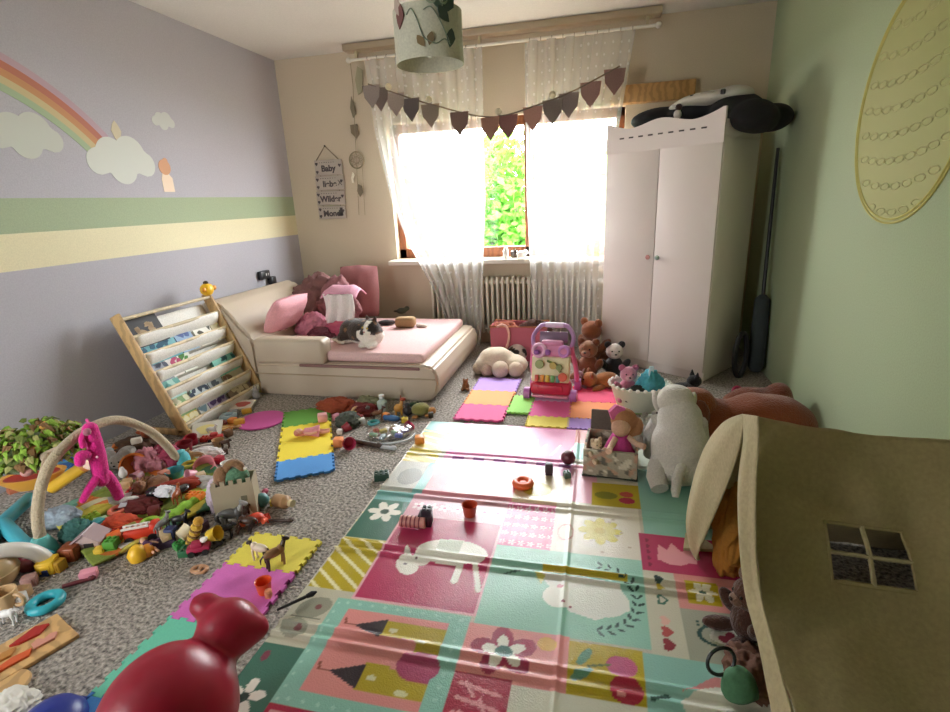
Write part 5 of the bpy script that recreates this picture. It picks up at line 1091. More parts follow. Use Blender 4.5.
# ---------------- things on the mat
cup('small russet toy cup standing on its rim glass on the play mat','#b84a30',470,515,.026,.05,MT,name='toy_cup')
bm=nb(); torus(bm,(0,0,.016),.034,.017,None,28,12); ell(bm,(0,0,.012),(.032,.032,.012)); q=F(523,486,MT); one('orange_ring',bm,PLA('#e8693a'),'flat orange doughnut disc on the far part of the play mat','ring',(q.x,q.y,MT))
t=T('music_roller','striped pinkish wooden rattle roller lying on the crimson mat field','toy',413,527,.05,MT)
part('roller','#c98a80',t,lambda b:cyl(b,(-.05,0,.026),(.055,0,.026),.024,n=20)); 
for k in range(5): part('stripe_band','#7d2f3a',t,lambda b,k=k:cyl(b,(-.042+k*.018,0,.026),(-.036+k*.018,0,.026),.0255,n=20))
block('dark charcoal block with a light top beside the striped roller','#3a3038',426,524,(.055,.05,.055),.1,MT)
brick('dark charcoal toy brick lying on the charcoal block','#2b2630',427,514,(2,2),.1,MT+.056,u=.02)
block('dark plum cube on the mat left of the maroon ball','#4a3a48',549,474,(.035,.035,.06),.1,MT)
bm=nb(); bmesh.ops.create_icosphere(bm,subdivisions=3,radius=.036)
for v in bm.verts: v.co*=1+.08*math.sin(v.co.x*160)*math.sin(v.co.y*160)*math.sin(v.co.z*160)
q=F(568,467,MT); one('nubby_ball',bm,PLA('#5c1f2b'),'dark maroon nubby ball on the mat by the fabric crate','ball',(q.x,q.y+.03,MT+.036))
brick('small dark green toy brick under the maroon ball on the mat','#4d6a5c',567,477,(2,2),.4,MT,u=.016)
block('orange cube on the carpet edge by the olive stripes of the mat','#d98a3c',420,444,.05,.3)
brick('dark green toy brick alone on the carpet left of the mat','#2f4a3d',382,479,(3,2),.4,0,u=.024,hh=.034)
lump('small brown toy bear on the carpet by the cream plush','#8a5a34',466,390,[((0,0,.03),(.028,.022,.03)),((0,-.005,.065),(.02,.019,.02)),((.02,-.02,.012),(.014,.022,.012)),((-.02,-.02,.012),(.014,.022,.012)),((.016,0,.083),(.007,.006,.008)),((-.016,0,.083),(.007,.006,.008))],'toy_bear',k='plush')
cup('orange toy cup standing on the magenta foam tile','#e0582c',265,592,.022,.045,.019,name='toy_cup')
block('small pale orange block tucked beside the orange cup on the magenta tile','#d98f6a',269,597,(.02,.02,.03),.3,.019)
animal('white and dark brown toy cow standing at the edge of the yellow tile','#d9c9ae','#2e211b',262,560,.088,R(175),.019,neck=.2,name='toy_cow')
animal('tan and dark brown toy horse standing on the yellow tile','#8f6a45','#3a261c',276,566,.095,R(55),.019)
lump('small tan pretzel-shaped toy lying on the bare carpet','#c0906a',200,571,[((0,.018,.008),(.03,.008,.008)),((0,-.018,.008),(.03,.008,.008)),((.028,0,.008),(.009,.02,.008)),((-.028,0,.008),(.009,.02,.008)),((.0,.0,.008),(.006,.02,.008))],'toy_pretzel',k='plastic')
# ---------------- heap beside the bed
doll('pink-clad doll lying on the yellow foam tile','#d9a08a','#d98f96','#c97a6a',330,431,.20,0,.03,rot=(R(-84),0,R(115)),name='doll')
block('pale pink soft cube by the lying doll','#dfa3a3',323,421,(.055,.045,.05),.5,.02)
block('orange cube at the corner of the yellow tile beside the red cup','#e8915a',339,446,.05,.2)
cup('raspberry red toy cup tipped on its side beside the orange cube','#c02f56',349,442,.028,.05,.03,rot=(R(75),0,R(30)))
cup('raspberry red toy cup at the far end of the clear toy bag','#b8325a',412,428,.024,.04,.0,rot=(R(50),0,R(-40)))
crumple('rust_cloth','rust-red cloth bundle against the bed base','cloth',fl2(337,411),(.13,.07,.07),'#8f3f22',51)
crumple('maroon_cloth','maroon cloth scrap beside the rust-red bundle by the bed','cloth',fl2(365,413),(.10,.06,.05),'#6d2626',52)
crumple('olive_cloth','olive-grey cloth lying against the bed base','cloth',fl2(371,408),(.10,.06,.06),'#7d7a5c',53)
crumple('dark_cloth','dark green-grey cloth heap behind the raspberry cup','cloth',fl2(349,425),(.08,.07,.06),'#4d5248',54)
ring('beige loop teether leaning on the olive cloth','#c9a27a',357,412,.03,.010,.02,rot=(R(70),0,.5),name='teether')
bottle('white-capped clear bottle standing by the bed base','#aebdb8','#dfe3e0',383,412,.12)
t=T('toy_giraffe','small orange and yellow toy giraffe standing by the bed base','toy animal',399,415,.4)
part('body','#cf9a4a',t,lambda b:(ell(b,(0,0,.05),(.03,.02,.028)),tube(b,[(.015,0,.06),(.025,0,.095)],[.013,.009],8),*[cyl(b,(x,y,0),(x,y,.05),.007,n=8) for x in(-.018,.018) for y in(-.01,.01)]))
part('head','#a8482a',t,lambda b:(ell(b,(.032,0,.105),(.020,.011,.012)),cyl(b,(.022,.005,.11),(.02,.006,.13),.003,n=6),cyl(b,(.022,-.005,.11),(.02,-.006,.13),.003,n=6)))
lump('black and white small toy penguin by the bed corner','#2c2a2e',408,416,[((0,0,.035),(.024,.022,.035)),((0,0,.075),(.019,.019,.018)),((.024,0,.035),(.006,.014,.024)),((-.024,0,.035),(.006,.014,.024))],'toy_penguin')
t=T('toy_turtle','olive and orange soft toy turtle at the bed corner','soft toy',421,415,.4)
part('shell','#8f8a4a',t,lambda b:ell(b,(0,0,.04),(.06,.05,.042)),'plush'); part('head','#c98a4a',t,lambda b:ell(b,(.07,-.02,.03),(.028,.024,.024)),'plush')
for x,y in((.04,.04),(.04,-.05),(-.04,.04),(-.04,-.05)): part('leg','#b5844a',t,lambda b:ell(b,(x,y,.012),(.02,.016,.012)),'plush')
block('dark brown block at the tip of the turtle toy','#3f3428',431,417,(.03,.04,.035),.3)
t=T('clear_toy_bag','clear zipped bag of coloured toys lying by the bed','bag',388,437,R(14))
mb=bpy.data.materials.new('clear_film'); mb.use_nodes=True; nt=mb.node_tree; nt.nodes.clear(); o_=nt.nodes.new('ShaderNodeOutputMaterial'); a_=nt.nodes.new('ShaderNodeBsdfTransparent'); g_=nt.nodes.new('ShaderNodeBsdfGlossy'); g_.inputs['Roughness'].default_value=.15; mi=nt.nodes.new('ShaderNodeMixShader'); mi.inputs[0].default_value=.28
nt.links.new(a_.outputs[0],mi.inputs[1]); nt.links.new(g_.outputs[0],mi.inputs[2]); nt.links.new(mi.outputs[0],o_.inputs[0])
objm('film',blob([((0,0,.035),(.13,.10,.035)),((.08,.02,.03),(.07,.08,.03))],.012,5,.010,26),mb,t)
part('zip_edge','#cfd3d6',t,lambda b:tube(b,smoothpath([(-.14,-.06,.012),(-.02,-.115,.014),(.12,-.085,.014),(.16,.0,.014)],6),.006,6))
for k,(x,y,h) in enumerate(((-.08,-.02,'#5f9a6a'),(-.03,.03,'#d9c24a'),(-.02,-.05,'#a8c4c9'),(.04,.0,'#7fae8a'),(.07,-.04,'#5a6fc0'),(.10,.02,'#6a5aa8'),(.02,.05,'#8a5a3a'),(-.07,.04,'#b5483a'))):
    bm=nb(); box(bm,(0,0,.016),(.045,.03,.022),bev=.006); o=tag(obj('toy_block',bm,PLA(h)),('green','yellow','pale blue','light green','blue','violet','brown','red')[k]+' toy block inside the clear zipped bag','block'); w=Matrix.Rotation(R(14),4,'Z')@Vector((x,y,.010)); o.location=Vector(t.location)+w; o.rotation_euler=(0,0,k*.8)
stick('dark brown rod lying in front of the clear bag','#4a382c',365,445,.20,.012,R(-12),k='wood')
stick('pale silver rod lying at the front corner of the clear bag','#b9bcc0',386,449,.10,.010,R(-8))
animal('brown toy pony in the middle of the bed-side heap','#7a5236','#4a2f20',378,420,.08,R(30))
car('small dark red toy car in the bed-side heap','#8a2a2a',358,420,.07,.6)
brick('small yellow toy brick leaning on the dark cloth by the bed','#d8b53a',353,417,(2,2),.4,.02)
block('small white block beside the pink-clad doll','#d9d0c8',340,434,(.03,.03,.03),.2)
lump('blue toy fish at the back of the clear bag','#3f6a9a',393,421,[((0,0,.02),(.05,.02,.02)),((-.05,0,.02),(.02,.008,.022))],'toy_fish')
# ---------------- litter along the bookshelf foot
for a in (('#8a2430',186,452,.034,.06,'dark red toy cup at the near foot of the bookshelf'),('#a82c3c',193,444,.03,.05,'bright crimson toy cup beside the near bookshelf foot')): cup(a[5],a[0],a[1],a[2],a[3],a[4],0,rot=(R(20),0,.3) if a[1]>190 else None)
cup('salmon-pink toy bucket on the carpet below the white cloth','#d98088',209,470,.042,.06,0,rot=(R(35),0,.2),name='toy_bucket')
crumple('white_cloth','small white muslin cloth behind the salmon-pink bucket','cloth',fl2(208,456),(.10,.06,.035),'#dcd3d3',61)
stick('white toy spoon lying by the dark red cups','#d9d3c8',202,447,.13,.008,R(40),h2='#c9c3b8')
car('red toy car on the carpet in front of the bookshelf','#b02f2a',216,441,.085,.5)
fbook('orange-brown board book below the bookshelf','#b5763a',222,430,.14,.10,.4,h2='#d9b06a')
fbook('white board book with a pale yellow circle at the near shelf foot','#d3d0c6',207,431,.17,.16,.55,h2='#dccf8a',rot=(R(14),0,.55),z=.02)
fbook('white paper booklet near the pink disc','#ddd6c9',243,406,.15,.12,.2,h2='#b0524a',rot=(R(8),0,.3),z=.01)
fbook('maroon board book leaning under the white booklet','#8d3a34',234,407,.12,.10,.6,h2='#c98a6a',z=.0)
ring('grey-blue toy wheel lying beside the pink disc','#8fa3a8',229,419,.04,.018)
block('mustard toy block near the pink disc','#d09a3a',240,425,(.06,.04,.04),.5)
stick('tan wooden stick in front of the orange-brown book','#b58a5a',228,429,.14,.009,.3,k='wood')
block('orange toy block next to the mustard one','#c9742f',233,424,(.045,.045,.04),.1)
lump('black and white toy dog in the dark gap between bookshelf and bed','#3a3436',262,392,[((0,0,.04),(.05,.03,.035)),((.04,-.01,.075),(.028,.025,.025)),((-.05,.0,.03),(.02,.03,.025))],'soft_dog',k='plush',vx=.007)
lump('pale grey toy rabbit in the gap between bookshelf and bed','#a8a09a',257,399,[((0,0,.03),(.03,.025,.03)),((0,0,.066),(.02,.02,.02)),((.01,0,.092),(.006,.006,.02)),((-.01,0,.092),(.006,.006,.02))],'soft_rabbit',k='plush')
cup('tan toy cup by the lower corner of the bookshelf','#b08a62',219,446,.026,.04)
animal('dark brown toy dog near the red toy car','#5a3a2a','#3f281e',226,448,.06,.3,name='toy_dog',neck=.3)
# ---------------- the big heap on and round the gym
cup('teal toy bowl standing inside the gym arch foot','#4aa6b5',176,478,.035,.045,.02,name='toy_bowl')
crumple('rose_cloth','dusty rose cloth heap under the beige arch','cloth',fl2(152,470),(.09,.07,.09),'#b5757f',71)
crumple('raspberry_cloth','dark raspberry cloth beside the dusty rose heap','cloth',fl2(168,466),(.08,.07,.09),'#9a3a55',72)
crumple('maroon_blanket','maroon cloth lying in the middle of the gym mat','cloth',fl2(140,508,.02),(.11,.06,.03),'#5f1f1c',73)
crumple('red_cloth','orange-red cloth at the front of the gym mat','cloth',fl2(122,528,.02),(.10,.06,.04),'#b5401f',74)
crumple('grey_cloth','pale grey-blue cloth at the foot of the arch by the teal bars','cloth',fl2(64,522,.01),(.09,.06,.05),'#8f9aa3',75)
crumple('green_cloth','dark teal-green cloth beside the pale grey-blue cloth','cloth',fl2(80,538,.01),(.07,.05,.06),'#3f6f68',76)
crumple('dark_red_cloth','dark red cloth strip lying behind the penguin toy','cloth',fl2(182,490,.02),(.13,.05,.04),'#9a3a2a',77,rz=.5)
crumple('pale_cloth','pale grey cloth between red strip and paper house','cloth',fl2(205,487,.01),(.10,.05,.04),'#b0aca8',78)
cup('orange toy flowerpot lying under the beige arch','#cf7430',131,466,.05,.07,.05,rot=(R(70),0,R(60)),name='toy_pot')
t=plush('small brown plush dog lying under the beige arch',fl2(156,490,.02),-.6,.16,'#8a5f42','#94694a',pose='lie',name='plush_dog')
lump('white egg-shaped rattle in the shade under the arch','#d6d2cc',124,478,[((0,0,.025),(.02,.02,.025)),((0,0,.05),(.012,.012,.014))],'rattle',z=.05)
t=plush('grey plush elephant lying behind the magenta monkey',tuple(F(118,470)+Vector((-.02,.08,.0))),.4,.20,'#a39c94',earshape=(.05,.014,.05),pose='lie',name='plush_elephant')
crumple('brown_cloth','dark brown cloth in the shade behind the beige arch','cloth',fl2(140,452),(.15,.10,.06),'#4f3423',79)
block('white toy block on the dark brown cloth behind the arch','#d8d3c6',137,443,(.05,.03,.03),.7,.10)
lump('rust toy fox on the dark brown cloth behind the arch','#9a4a2a',148,438,[((0,0,.03),(.04,.025,.03)),((.04,0,.05),(.022,.02,.02)),((-.05,0,.03),(.03,.012,.012))],'toy_fox',z=.08)
# toy boat and tube
t=T('toy_boat','yellow-orange toy boat with a red hollow beside the gym arch','toy boat',36,487,R(35),.06)
part('hull','#d99a3a',t,lambda b:lathe(b,[(0,.0),(.06,.005),(.10,.05),(.112,.07),(.095,.07),(.06,.02),(0,.015)],n=28,sx=1.25,sy=.7),'plastic')
part('hollow','#9a2f22',t,lambda b:lathe(b,[(0,.02),(.055,.024),(.092,.066),(.08,.058),(0,.03)],n=28,sx=1.22,sy=.66),'plastic')
t=T('toy_tube','long yellow toy tube slanting behind the magenta monkey','toy tube',68,482,0,.05)
a=F(52,488,.07)-Vector(t.location); b_=WX(84,466,-2.35)-Vector(t.location)
part('tube','#dfae32',t,lambda b:cyl(b,a,b_,.028,n=18)); part('end_cap','#d98a4a',t,lambda b:cyl(b,b_,b_+(b_-a).normalized()*.02,.031,n=18))
fbook('sky-blue picture book lying behind the yellow tube','#6fb3cf',66,468,.18,.14,.5,h2='#2f5f9a')
ring('bright blue hoop lying behind the gym canopy','#2f5fae',72,458,.05,.012)
lump('black and white toy whale on the gym mat','#1d1b1e',168,497,[((0,0,.03),(.075,.035,.03)),((.07,.01,.035),(.03,.04,.012)),((-.06,0,.03),(.035,.03,.028))],'toy_whale',z=.03,rz=.3,k='gloss')
crumple('white_sock','white child sock lying on the black toy whale','sock',fl2(166,494,.06),(.055,.03,.03),'#dcdde0',81)
t=T('white_toy_plane','white toy plane with grey wings on the gym mat','toy plane',125,503,.6,.04)
part('fuselage','#d2d0cb',t,lambda b:ell(b,(0,0,.015),(.06,.013,.014))); part('wing','#b9babd',t,lambda b:box(b,(.005,0,.016),(.03,.13,.005),bev=.002)); part('tail','#b9babd',t,lambda b:box(b,(-.05,0,.03),(.02,.006,.03),bev=.002))
# paper house with figures
t=T('paper_house','small beige cardboard house box with open top and dark door','toy house',240,512,R(28))
part('house_wall','#a89a80',t,lambda b:(box(b,(0,-.055,.085),(.17,.006,.17)),box(b,(0,.055,.085),(.17,.006,.17)),box(b,(-.082,0,.085),(.006,.11,.17)),box(b,(.082,0,.085),(.006,.11,.17))),'paper',smooth=False)
part('house_floor','#8f8468',t,lambda b:box(b,(0,0,.004),(.165,.11,.006)),'paper',smooth=False)
part('door','#5a2320',t,lambda b:prism(b,[(.015,.003),(.05,.003),(.046,.05),(.032,.062),(.02,.05)],.003,Matrix.Translation((0,-.0605,0))@XZ),'paper',smooth=False)
part('window_print','#6f6a55',t,lambda b:(prism(b,[(.03,.085),(.055,.085),(.055,.11),(.03,.11)],.002,Matrix.Translation((0,-.0597,0))@XZ)),'paper',smooth=False)
part('battlement','#a89a80',t,lambda b:[box(b,(-.07+k*.035,-.055,.18),(.018,.006,.02)) for k in range(5)],'paper',smooth=False)
hq=Vector(t.location)
t=thing('plush_snail','brown plush snail with a green body sitting in the cardboard house','soft toy',tuple(hq+Vector((.01,.0,.13))),.6)
part('body','#5f8a6a',t,lambda b:ell(b,(0,0,.05),(.06,.035,.045)),'plush'); part('shell','#8f6a4a',t,lambda b:(torus(b,(.0,0,.085),.03,.018,(R(80),0,0)),ell(b,(-.05,0,.06),(.035,.03,.05))),'plush'); part('eye','#d8d2c2',t,lambda b:ell(b,(.05,-.02,.09),(.008,.008,.008)))
crumple('lilac_cloth','pale lilac cloth hanging over the corner of the cardboard house','cloth',tuple(hq+Vector((-.12,.02,.0))),(.05,.05,.11),'#cdbcc9',82)
stick('pink and white striped stick leaning beside the cardboard house','#b5506a',258,503,.16,.010,R(100),z=.0)
bm=nb(); t=bmesh.new(); bmesh.ops.create_icosphere(t,subdivisions=3,radius=.032); merge(bm,t,(0,0,.032)); torus(bm,(0,0,.032),.0315,.002); one('teal_ball',bm,PLA('#4a7f80'),'dull teal ball at the corner of the cardboard house','ball',fl2(263,506))
bottle('tan wooden skittle lying beside the dull teal ball','#b58f68','#d9c9a0',276,500,.11,.02,rot=(R(85),0,R(75)),name='toy_skittle')
block('small yellow block in front of the wooden skittle','#d6c04a',274,505,(.03,.025,.025),.4)
t=T('toy_crab','coral-red toy crab in front of the cardboard house','toy animal',257,523,.4)
part('body','#d6482f',t,lambda b:ell(b,(0,0,.025),(.035,.028,.022))); 
for sd in(-1,1):
    part('claw','#e0593a',t,lambda b:(tube(b,[(sd*.03,-.01,.025),(sd*.05,-.03,.03),(sd*.04,-.05,.035)],[.009,.008,.012],8))); part('leg','#c43f2a',t,lambda b:[tube(b,[(sd*.025,y,.02),(sd*.045,y,.025),(sd*.05,y,.0)],.004,6) for y in(-.01,.008,.024)])
lump('small white toy rabbit head beside the coral-red crab','#ddd8cf',250,518,[((0,0,.018),(.018,.016,.018)),((.008,0,.042),(.005,.005,.014)),((-.008,0,.042),(.005,.005,.014))],'toy_rabbit')
animal('dark grey toy horse in front of the cardboard house','#5a5856','#8f8d8a',233,528,.115,R(20))
animal('dark brown toy horse lying by the dark grey horse','#4a2f20','#2e1d15',243,533,.09,R(190),.02,rot=(R(60),0,R(190)))
stick('dark brown twig behind the coral-red crab','#3f281c',275,522,.14,.007,R(10),k='wood')
lump('black toy spider near the toy cow','#1f1c1a',217,545,[((0,0,.014),(.018,.014,.014)),((.02,0,.012),(.012,.010,.010)),((0,.02,.006),(.004,.02,.005)),((0,-.02,.006),(.004,.02,.005)),((.015,.018,.006),(.004,.02,.005)),((.015,-.018,.006),(.004,.02,.005))],'toy_spider')
# front fringe of the heap
t=T('striped_caterpillar','yellow and brown striped soft caterpillar standing in the heap','soft toy',190,547,.2,rot=(0,R(25),.4))
part('body','#d1a83c',t,lambda b:[ell(b,(0,0,.02+k*.026),(.022,.022,.018)) for k in range(4)],'plush'); part('band','#7a5a26',t,lambda b:[torus(b,(0,0,.033+k*.026),.017,.006) for k in range(3)],'plush'); part('head','#c9962f',t,lambda b:ell(b,(0,0,.125),(.02,.02,.018)),'plush')
car('crimson toy car at the front edge of the heap','#a8284a',200,553,.085,.5)
brick('dark green toy brick next to the crimson car','#2f6a45',187,554,(2,2),.3)
lump('small white toy lamb on the crimson car','#ddd6cc',204,543,[((0,0,.015),(.016,.012,.013)),((.014,0,.024),(.009,.008,.009))],'toy_lamb',z=.05)
animal('cream toy sheep in front of the green padded edge','#c9b89a','#8a745c',174,542,.065,.2,name='toy_sheep',neck=.1)
t=doll('small doll with a purple dress lying at the heap front','#d9a98a','#5a3a5c','#3a2420',157,553,.12,0,.02,rot=(R(-80),0,R(70)))
brick('long plum toy brick behind the purple doll','#5a4660',163,546,(4,2),.6,.0)
bm=nb(); lathe(bm,[(0,0),(.03,.004),(.036,.03),(.024,.055),(.01,.066),(0,.066)]); one('toy_pear',bm,PLA('#e8b529'),'yellow toy pear at the heap front by the bare carpet','toy fruit',fl2(139,560))
bm=nb(); lathe(bm,[(0,0),(.02,.006),(.026,.025),(.018,.046),(.004,.054),(0,.054)]); one('toy_pear',bm,PLA('#dd8f2a'),'small orange toy pear right of the yellow toy pear','toy fruit',fl2(149,556))
t=T('toy_truck','red and white toy fire truck in the middle of the heap front','toy car',142,540,R(30),.01)
part('truck_body','#cc3a22',t,lambda b:box(b,(0,0,.04),(.11,.05,.04),bev=.008)); part('cab','#c9341f',t,lambda b:box(b,(.06,0,.05),(.035,.05,.055),bev=.01)); part('ladder','#ddd8d0',t,lambda b:(box(b,(-.01,.012,.068),(.10,.006,.008)),box(b,(-.01,-.012,.068),(.10,.006,.008)),*[box(b,(-.05+k*.02,0,.068),(.005,.024,.005)) for k in range(5)]))
for x in(-.035,.05):
    for sd in(-1,1): part('wheel','#232122',t,lambda b:cyl(b,(x,sd*.02,.018),(x,sd*.03,.018),.018,n=14))
brick('bright green toy brick tower base at the heap front','#5f9a3a',112,552,(3,3),.5,.0,u=.022,hh=.03)
brick('grass green toy brick stacked on the bright green one','#4f8f35',112,546,(2,2),.3,.036,u=.022,hh=.03)
block('small yellow block leaning on the bright green bricks','#d9b63a',102,557,(.035,.035,.045),.4)
t=T('toy_barn','pinkish-grey toy barn with a dark doorway at the heap front','toy house',89,555,R(20))
part('barn_wall','#b59c98',t,lambda b:prism(b,[(-.05,0),(.05,0),(.05,.055),(0,.09),(-.05,.055)],.07,XZ,bev=.003)); part('barn_door','#2a2024',t,lambda b:box(b,(.01,-.0015,.03),(.035,.003,.045))); part('barn_roof','#a58d8f',t,lambda b:(box(b,(-.028,.035,.078),(.075,.085,.006),(0,R(-35),0)),box(b,(.028,.035,.078),(.075,.085,.006),(0,R(35),0))))
block('rust-brown speckled cube left of the pinkish toy barn','#8f4a2a',73,558,.06,.3)
block('glossy yellow cube below the teal gym bar','#d9b02c',50,571,(.06,.06,.055),.5)
block('smaller mustard cube beside the glossy yellow cube','#b58a26',60,570,(.04,.04,.045),.1)
brick('dark blue toy brick in front of the glossy yellow cube','#2a3f7a',44,575,(2,1),.3)
block('pale pink toy house block alone on the carpet','#d98f9f',90,578,(.055,.035,.035),.6)
stick('maroon toy rod lying left of the pale pink block','#6b2a30',78,584,.09,.008,.7)
lump('dark maroon toy boot at the picture edge by the white arch','#6a1f28',27,571,[((0,0,.025),(.05,.028,.025)),((-.03,0,.055),(.024,.024,.03))],'toy_boot')
# ---------------- near left corner
t=T('white_rocker','white curved toy arch with a tan ball inside at the carpet edge','toy',0,590,R(63))
part('rocker_arch','#d9d4cc',t,lambda b:tube(b,[(.15*math.cos(a),0,.15*math.sin(a)) for a in np.linspace(.0,PI,24)],.028,12)); part('ball','#b59a72',t,lambda b:(ell(b,(0,.01,.075),(.075,.075,.072)),torus(b,(0,.01,.075),.073,.004)))
t=T('wooden_mug','tan wooden toy mug with a dark inside at the carpet edge','cup',8,608,.2)
part('mug_body','#c9a77c',t,lambda b:lathe(b,[(0,0),(.035,0),(.04,.07),(.034,.07),(.03,.01),(0,.01)])); part('mug_handle','#b8946a',t,lambda b:torus(b,(.047,0,.036),.022,.007,(PI/2,0,0)))
block('small tan wooden block beside the wooden mug','#a5835e',24,597,(.045,.04,.04),.3)
block('dusty pink-brown block behind the tan wooden block','#a07a72',31,585,(.045,.04,.04),.7)
animal('white toy cow with dark patches lying by the wooden puzzle','#d9d6d2','#b8b4b0',9,624,.07,R(20),name='toy_cow',neck=.1)
ring('glossy turquoise teething ring on the bare carpet','#2fa3b0',47,606,.043,.016,name='teething_ring')
pzq=Vector((-1.738,.884,0)); pz=thing('wooden_puzzle','wooden peg puzzle board with red, black and orange shapes on the carpet','puzzle',(pzq.x,pzq.y,0),R(70))
part('board','#c9a06a',pz,lambda b:box(b,(0,0,.007),(.30,.175,.014),bev=.003),'wood',smooth=False)
for nm,h,pts in (('star_piece','#a3241f',[(.03,.03),(.08,.02),(.115,.045),(.085,.07),(.04,.055),(.01,.045)]),('rocket_piece','#c9552a',[(-.09,-.055),(-.03,-.05),(.03,-.055),(.045,-.03),(.0,-.02),(-.06,-.032)]),('black_piece','#1f1b1c',[(-.14,-.01),(-.08,-.015),(-.06,.005),(-.075,.02),(-.06,.035),(-.10,.04),(-.14,.045)]),('tan_piece','#b0783a',[(-.04,.0),(.0,-.005),(.02,.02),(-.01,.03),(-.03,.02),(-.05,.02)]),('hand_piece','#c98a7a',[(.05,-.04),(.10,-.045),(.115,-.02),(.10,-.01),(.08,-.02),(.07,.0),(.05,-.01)])):
    bm=nb(); prism(bm,pts,.008,Matrix.Translation((0,0,.0135))); obj(nm,bm,mat(h,'plastic'),pz,smooth=False)
q=F(17,683); bm=nb(); lathe(bm,[(0,0),(.055,0),(.058,.006),(.055,.012),(0,.012)],n=30); one('wooden_disc',bm,mat('#c29a66','wood'),'round wooden disc tucked at the front of the peg puzzle','disc',(q.x-.01,q.y-.02,0))
bm=nb(); lathe(bm,[(.082,0),(.08,.03),(.065,.055),(.035,.07),(0,.074)],n=36); lathe(bm,[(.095,0),(.095,.008),(.08,.010)],n=36); q=F(54,731); one('blue_dome',bm,PLA('#1c2f86'),'dark blue upturned plastic bowl at the front edge of the carpet','bowl',(q.x,q.y,0))
crumple('white_tissue','crumpled white tissue left of the dark blue bowl','tissue',fl2(14,708),(.07,.05,.03),'#d5d0c6',91,kind='paper')
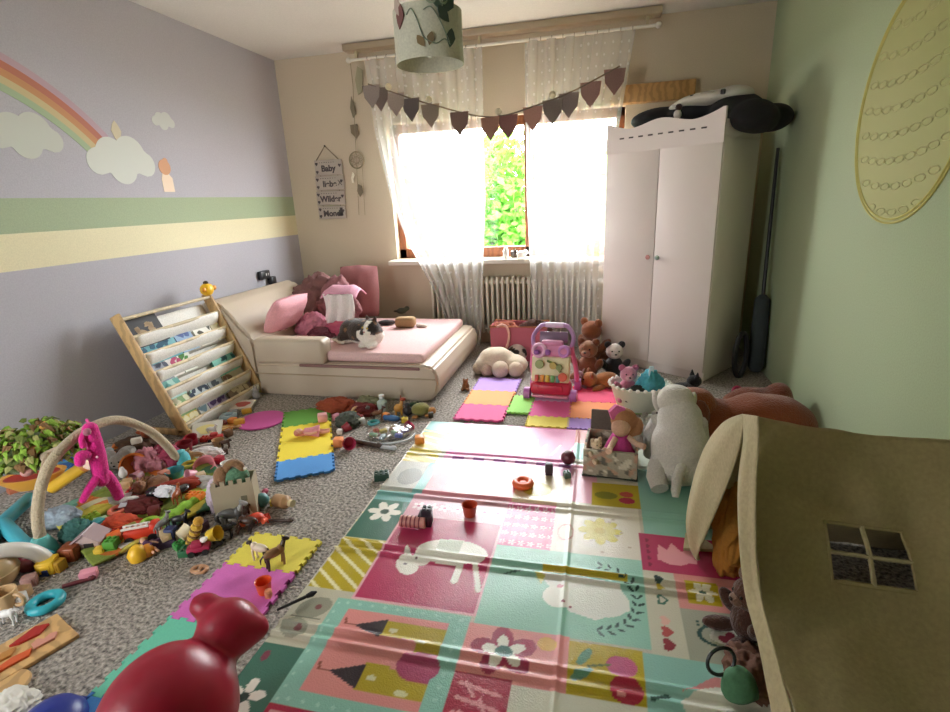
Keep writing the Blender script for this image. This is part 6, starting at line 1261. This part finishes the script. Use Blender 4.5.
# ---------------- more of the litter: colour word, kind, colour, place, relation
EX=[('brick','yellow','#dcb82f',118,545,'beside the orange-red cloth on the gym mat'),('block','white','#d9d6cf',128,549,'between the fire truck and the yellow pear'),('cup','orange','#d9662c',107,540,'behind the bright green bricks'),
('brick','red','#b5301f',118,536,'behind the toy fire truck'),('ring','lime green','#8fb53a',150,524,'on the front part of the gym mat'),('block','navy','#27335f',172,536,'in front of the green padded edge'),('animal','grey','#8a8884',164,533,'behind the purple doll'),
('cup','cream','#d9caa8',180,537,'beside the striped caterpillar'),('block','olive','#7a7a35',133,533,'left of the toy fire truck'),('brick','white','#dcdad4',146,531,'behind the toy fire truck cab'),('animal','black','#242122',181,528,'near the striped caterpillar'),
('ring','coral','#d9705a',118,512,'near the white toy plane'),('block','teal','#3f8a8f',100,528,'beside the dark teal-green cloth'),('brick','lime','#9ab83a',92,520,'on the near part of the gym mat'),('cup','pale green','#a9c49a',108,520,'beside the lime brick on the gym mat'),
('block','maroon','#5f2020',155,515,'right of the maroon cloth on the gym mat'),('animal','rust','#9a4f2a',178,503,'behind the black toy whale'),('brick','orange','#d97a2a',196,498,'near the cardboard house wall'),('block','cream','#d9c9a0',214,497,'touching the cardboard house wall'),
('cup','pink','#d08a9a',196,475,'behind the pale grey cloth'),('block','beige','#c0a585',202,480,'right of the pale grey cloth'),('ring','yellow','#d9c04a',190,466,'by the teal toy bowl'),('animal','tan','#b08a5f',198,462,'left of the salmon-pink bucket'),
('block','crimson','#a5243a',220,463,'right of the salmon-pink bucket'),('cup','white','#d9d5d0',228,470,'behind the cardboard house'),('block','dark brown','#4a3222',222,455,'near the dark brown toy dog'),('brick','pink','#cf7f95',178,458,'under the right end of the beige arch'),
('block','wine','#6a2433',162,458,'beside the dark raspberry cloth'),('animal','orange','#c9702f',121,455,'behind the orange flowerpot'),('cup','dusty pink','#b5808a',141,474,'in front of the dusty rose heap'),('block','salmon','#d08a75',165,478,'left of the teal toy bowl'),
('ring','silver','#a9adb0',110,452,'behind the magenta monkey'),('brick','brown','#6f4a32',146,483,'behind the small brown plush dog'),('block','tan','#b89468',128,487,'in front of the white egg rattle'),('brick','red','#b02a25',135,494,'on the far part of the gym mat'),
('animal','dark brown','#4a3020',245,522,'beside the coral-red crab'),('block','black','#242224',222,521,'left of the dark grey horse'),('ring','white','#d6d3cc',238,519,'behind the dark grey horse'),('stick','grey','#8f9094',216,532,'left of the dark grey horse feet'),('animal','black','#211f20',226,538,'in front of the dark grey horse'),
('cup','yellow','#d9b83f',209,536,'behind the crimson toy car'),('block','plum','#5f3f5a',203,530,'behind the small white lamb'),('brick','green','#3f8a45',180,548,'left of the crimson toy car'),('block','pale wood','#c9b088',166,538,'beside the cream toy sheep'),
('block','mint','#8fc0a5',352,409,'behind the beige loop teether'),('cup','green','#5f8a4a',364,405,'against the bed base'),('brick','red','#b02f2a',345,418,'in front of the rust-red bundle'),('animal','grey','#7f7d78',371,414,'on the maroon cloth scrap'),('block','orange','#d9802f',386,419,'beside the clear bottle'),
('ring','teal','#4a9aa0',374,424,'behind the clear zipped bag'),('block','white','#dad7d0',362,424,'beside the dark red toy car'),('brick','yellow','#d9bd3a',405,422,'left of the far raspberry cup'),('stick','black','#2a2829',398,425,'on the clear zipped bag rim'),('animal','dark green','#35503a',414,411,'behind the olive soft turtle'),
('block','pink','#d08fa0',337,420,'right of the pale pink soft cube'),('cup','dark red','#8a2530',343,430,'beside the pink-clad doll'),('block','cream','#d9cfae',250,398,'below the pale grey toy rabbit'),('brick','red','#b5322a',205,441,'beside the white toy spoon'),('animal','white','#dad6d0',213,436,'by the white board book'),
('block','brown','#6f4f38',229,436,'in front of the tan wooden stick'),('ring','dark red','#7f2a2a',221,425,'on the orange-brown board book'),('block','mustard','#c99a35',247,413,'right of the white paper booklet'),('cup','grey','#9a9a98',238,412,'left of the white paper booklet'),('brick','orange','#d5752a',231,415,'behind the grey-blue toy wheel'),
('block','red','#a82a22',15,558,'beside the teal gym foot bar'),('cup','terracotta','#b5684a',8,492,'beside the yellow-orange toy boat'),('animal','dark grey','#4a4845',12,480,'in the shade below the leafy canopy'),('brick','blue','#2f5fa5',75,470,'by the sky-blue picture book'),('block','grey-white','#c9c6c0',20,604,'beside the tan wooden mug')]
for i,(kd,cn,h,x,y,rel) in enumerate(EX):
    rz=i*1.3; z=.03 if 60<x<215 and 460<y<545 else 0.
    lb=f'{cn} toy {kd if kd!="animal" else "pony"} {rel}'
    if kd=='brick': brick(lb,h,x,y,((2,2),(3,2),(4,2))[i%3],rz,z,u=.02,hh=.024)
    elif kd=='block': block(lb,h,x,y,((.045,.04,.04),(.06,.035,.03),(.04,.04,.04))[i%3],rz,z)
    elif kd=='cup': cup(lb,h,x,y,.024,.042,z+.01,rot=(R((0,70,95)[i%3]),0,rz))
    elif kd=='ring': ring(lb,h,x,y,.030,.010,z)
    elif kd=='stick': stick(lb,h,x,y,.11,.007,rz,z)
    else: animal(lb,h,h,x,y,.075,rz,z,name='toy_pony',neck=(1.,.3)[i%2])
# ================================================================ LIGHT
w=bpy.data.worlds.new('world'); SC.world=w; w.use_nodes=True; nt=w.node_tree; bg=nt.nodes['Background']
bg.inputs[0].default_value=(.93,.97,1.0,1); bg.inputs[1].default_value=WORLD
def portal(name,loc,rot,sx,sy):
    L=bpy.data.lights.new(name,'AREA'); L.shape='RECTANGLE'; L.size=sx; L.size_y=sy; L.cycles.is_portal=True
    o=bpy.data.objects.new(name,L); COL.objects.link(o); o.location=loc; o.rotation_euler=rot
portal('window_portal',((WX0+WX1)/2,YB+WT+.02,(WZ0+WZ1)/2),(-PI/2,0,0),WX1-WX0,WZ1-WZ0)
portal('fill_gap_portal',((DX0+DX1)/2,YF-.12,DZ/2),(PI/2,0,0),DX1-DX0,DZ)  # samples sky light through the added gap behind the camera
SC.view_settings.view_transform='Standard'; SC.view_settings.look='None'; SC.view_settings.exposure=EXPO; SC.view_settings.gamma=1; SC.view_settings.use_curve_mapping=False
SC.cycles.max_bounces=10; SC.cycles.diffuse_bounces=6; SC.cycles.transparent_max_bounces=16; SC.cycles.sample_clamp_indirect=6; SC.cycles.use_denoising=True; SC.cycles.caustics_reflective=False; SC.cycles.caustics_refractive=False
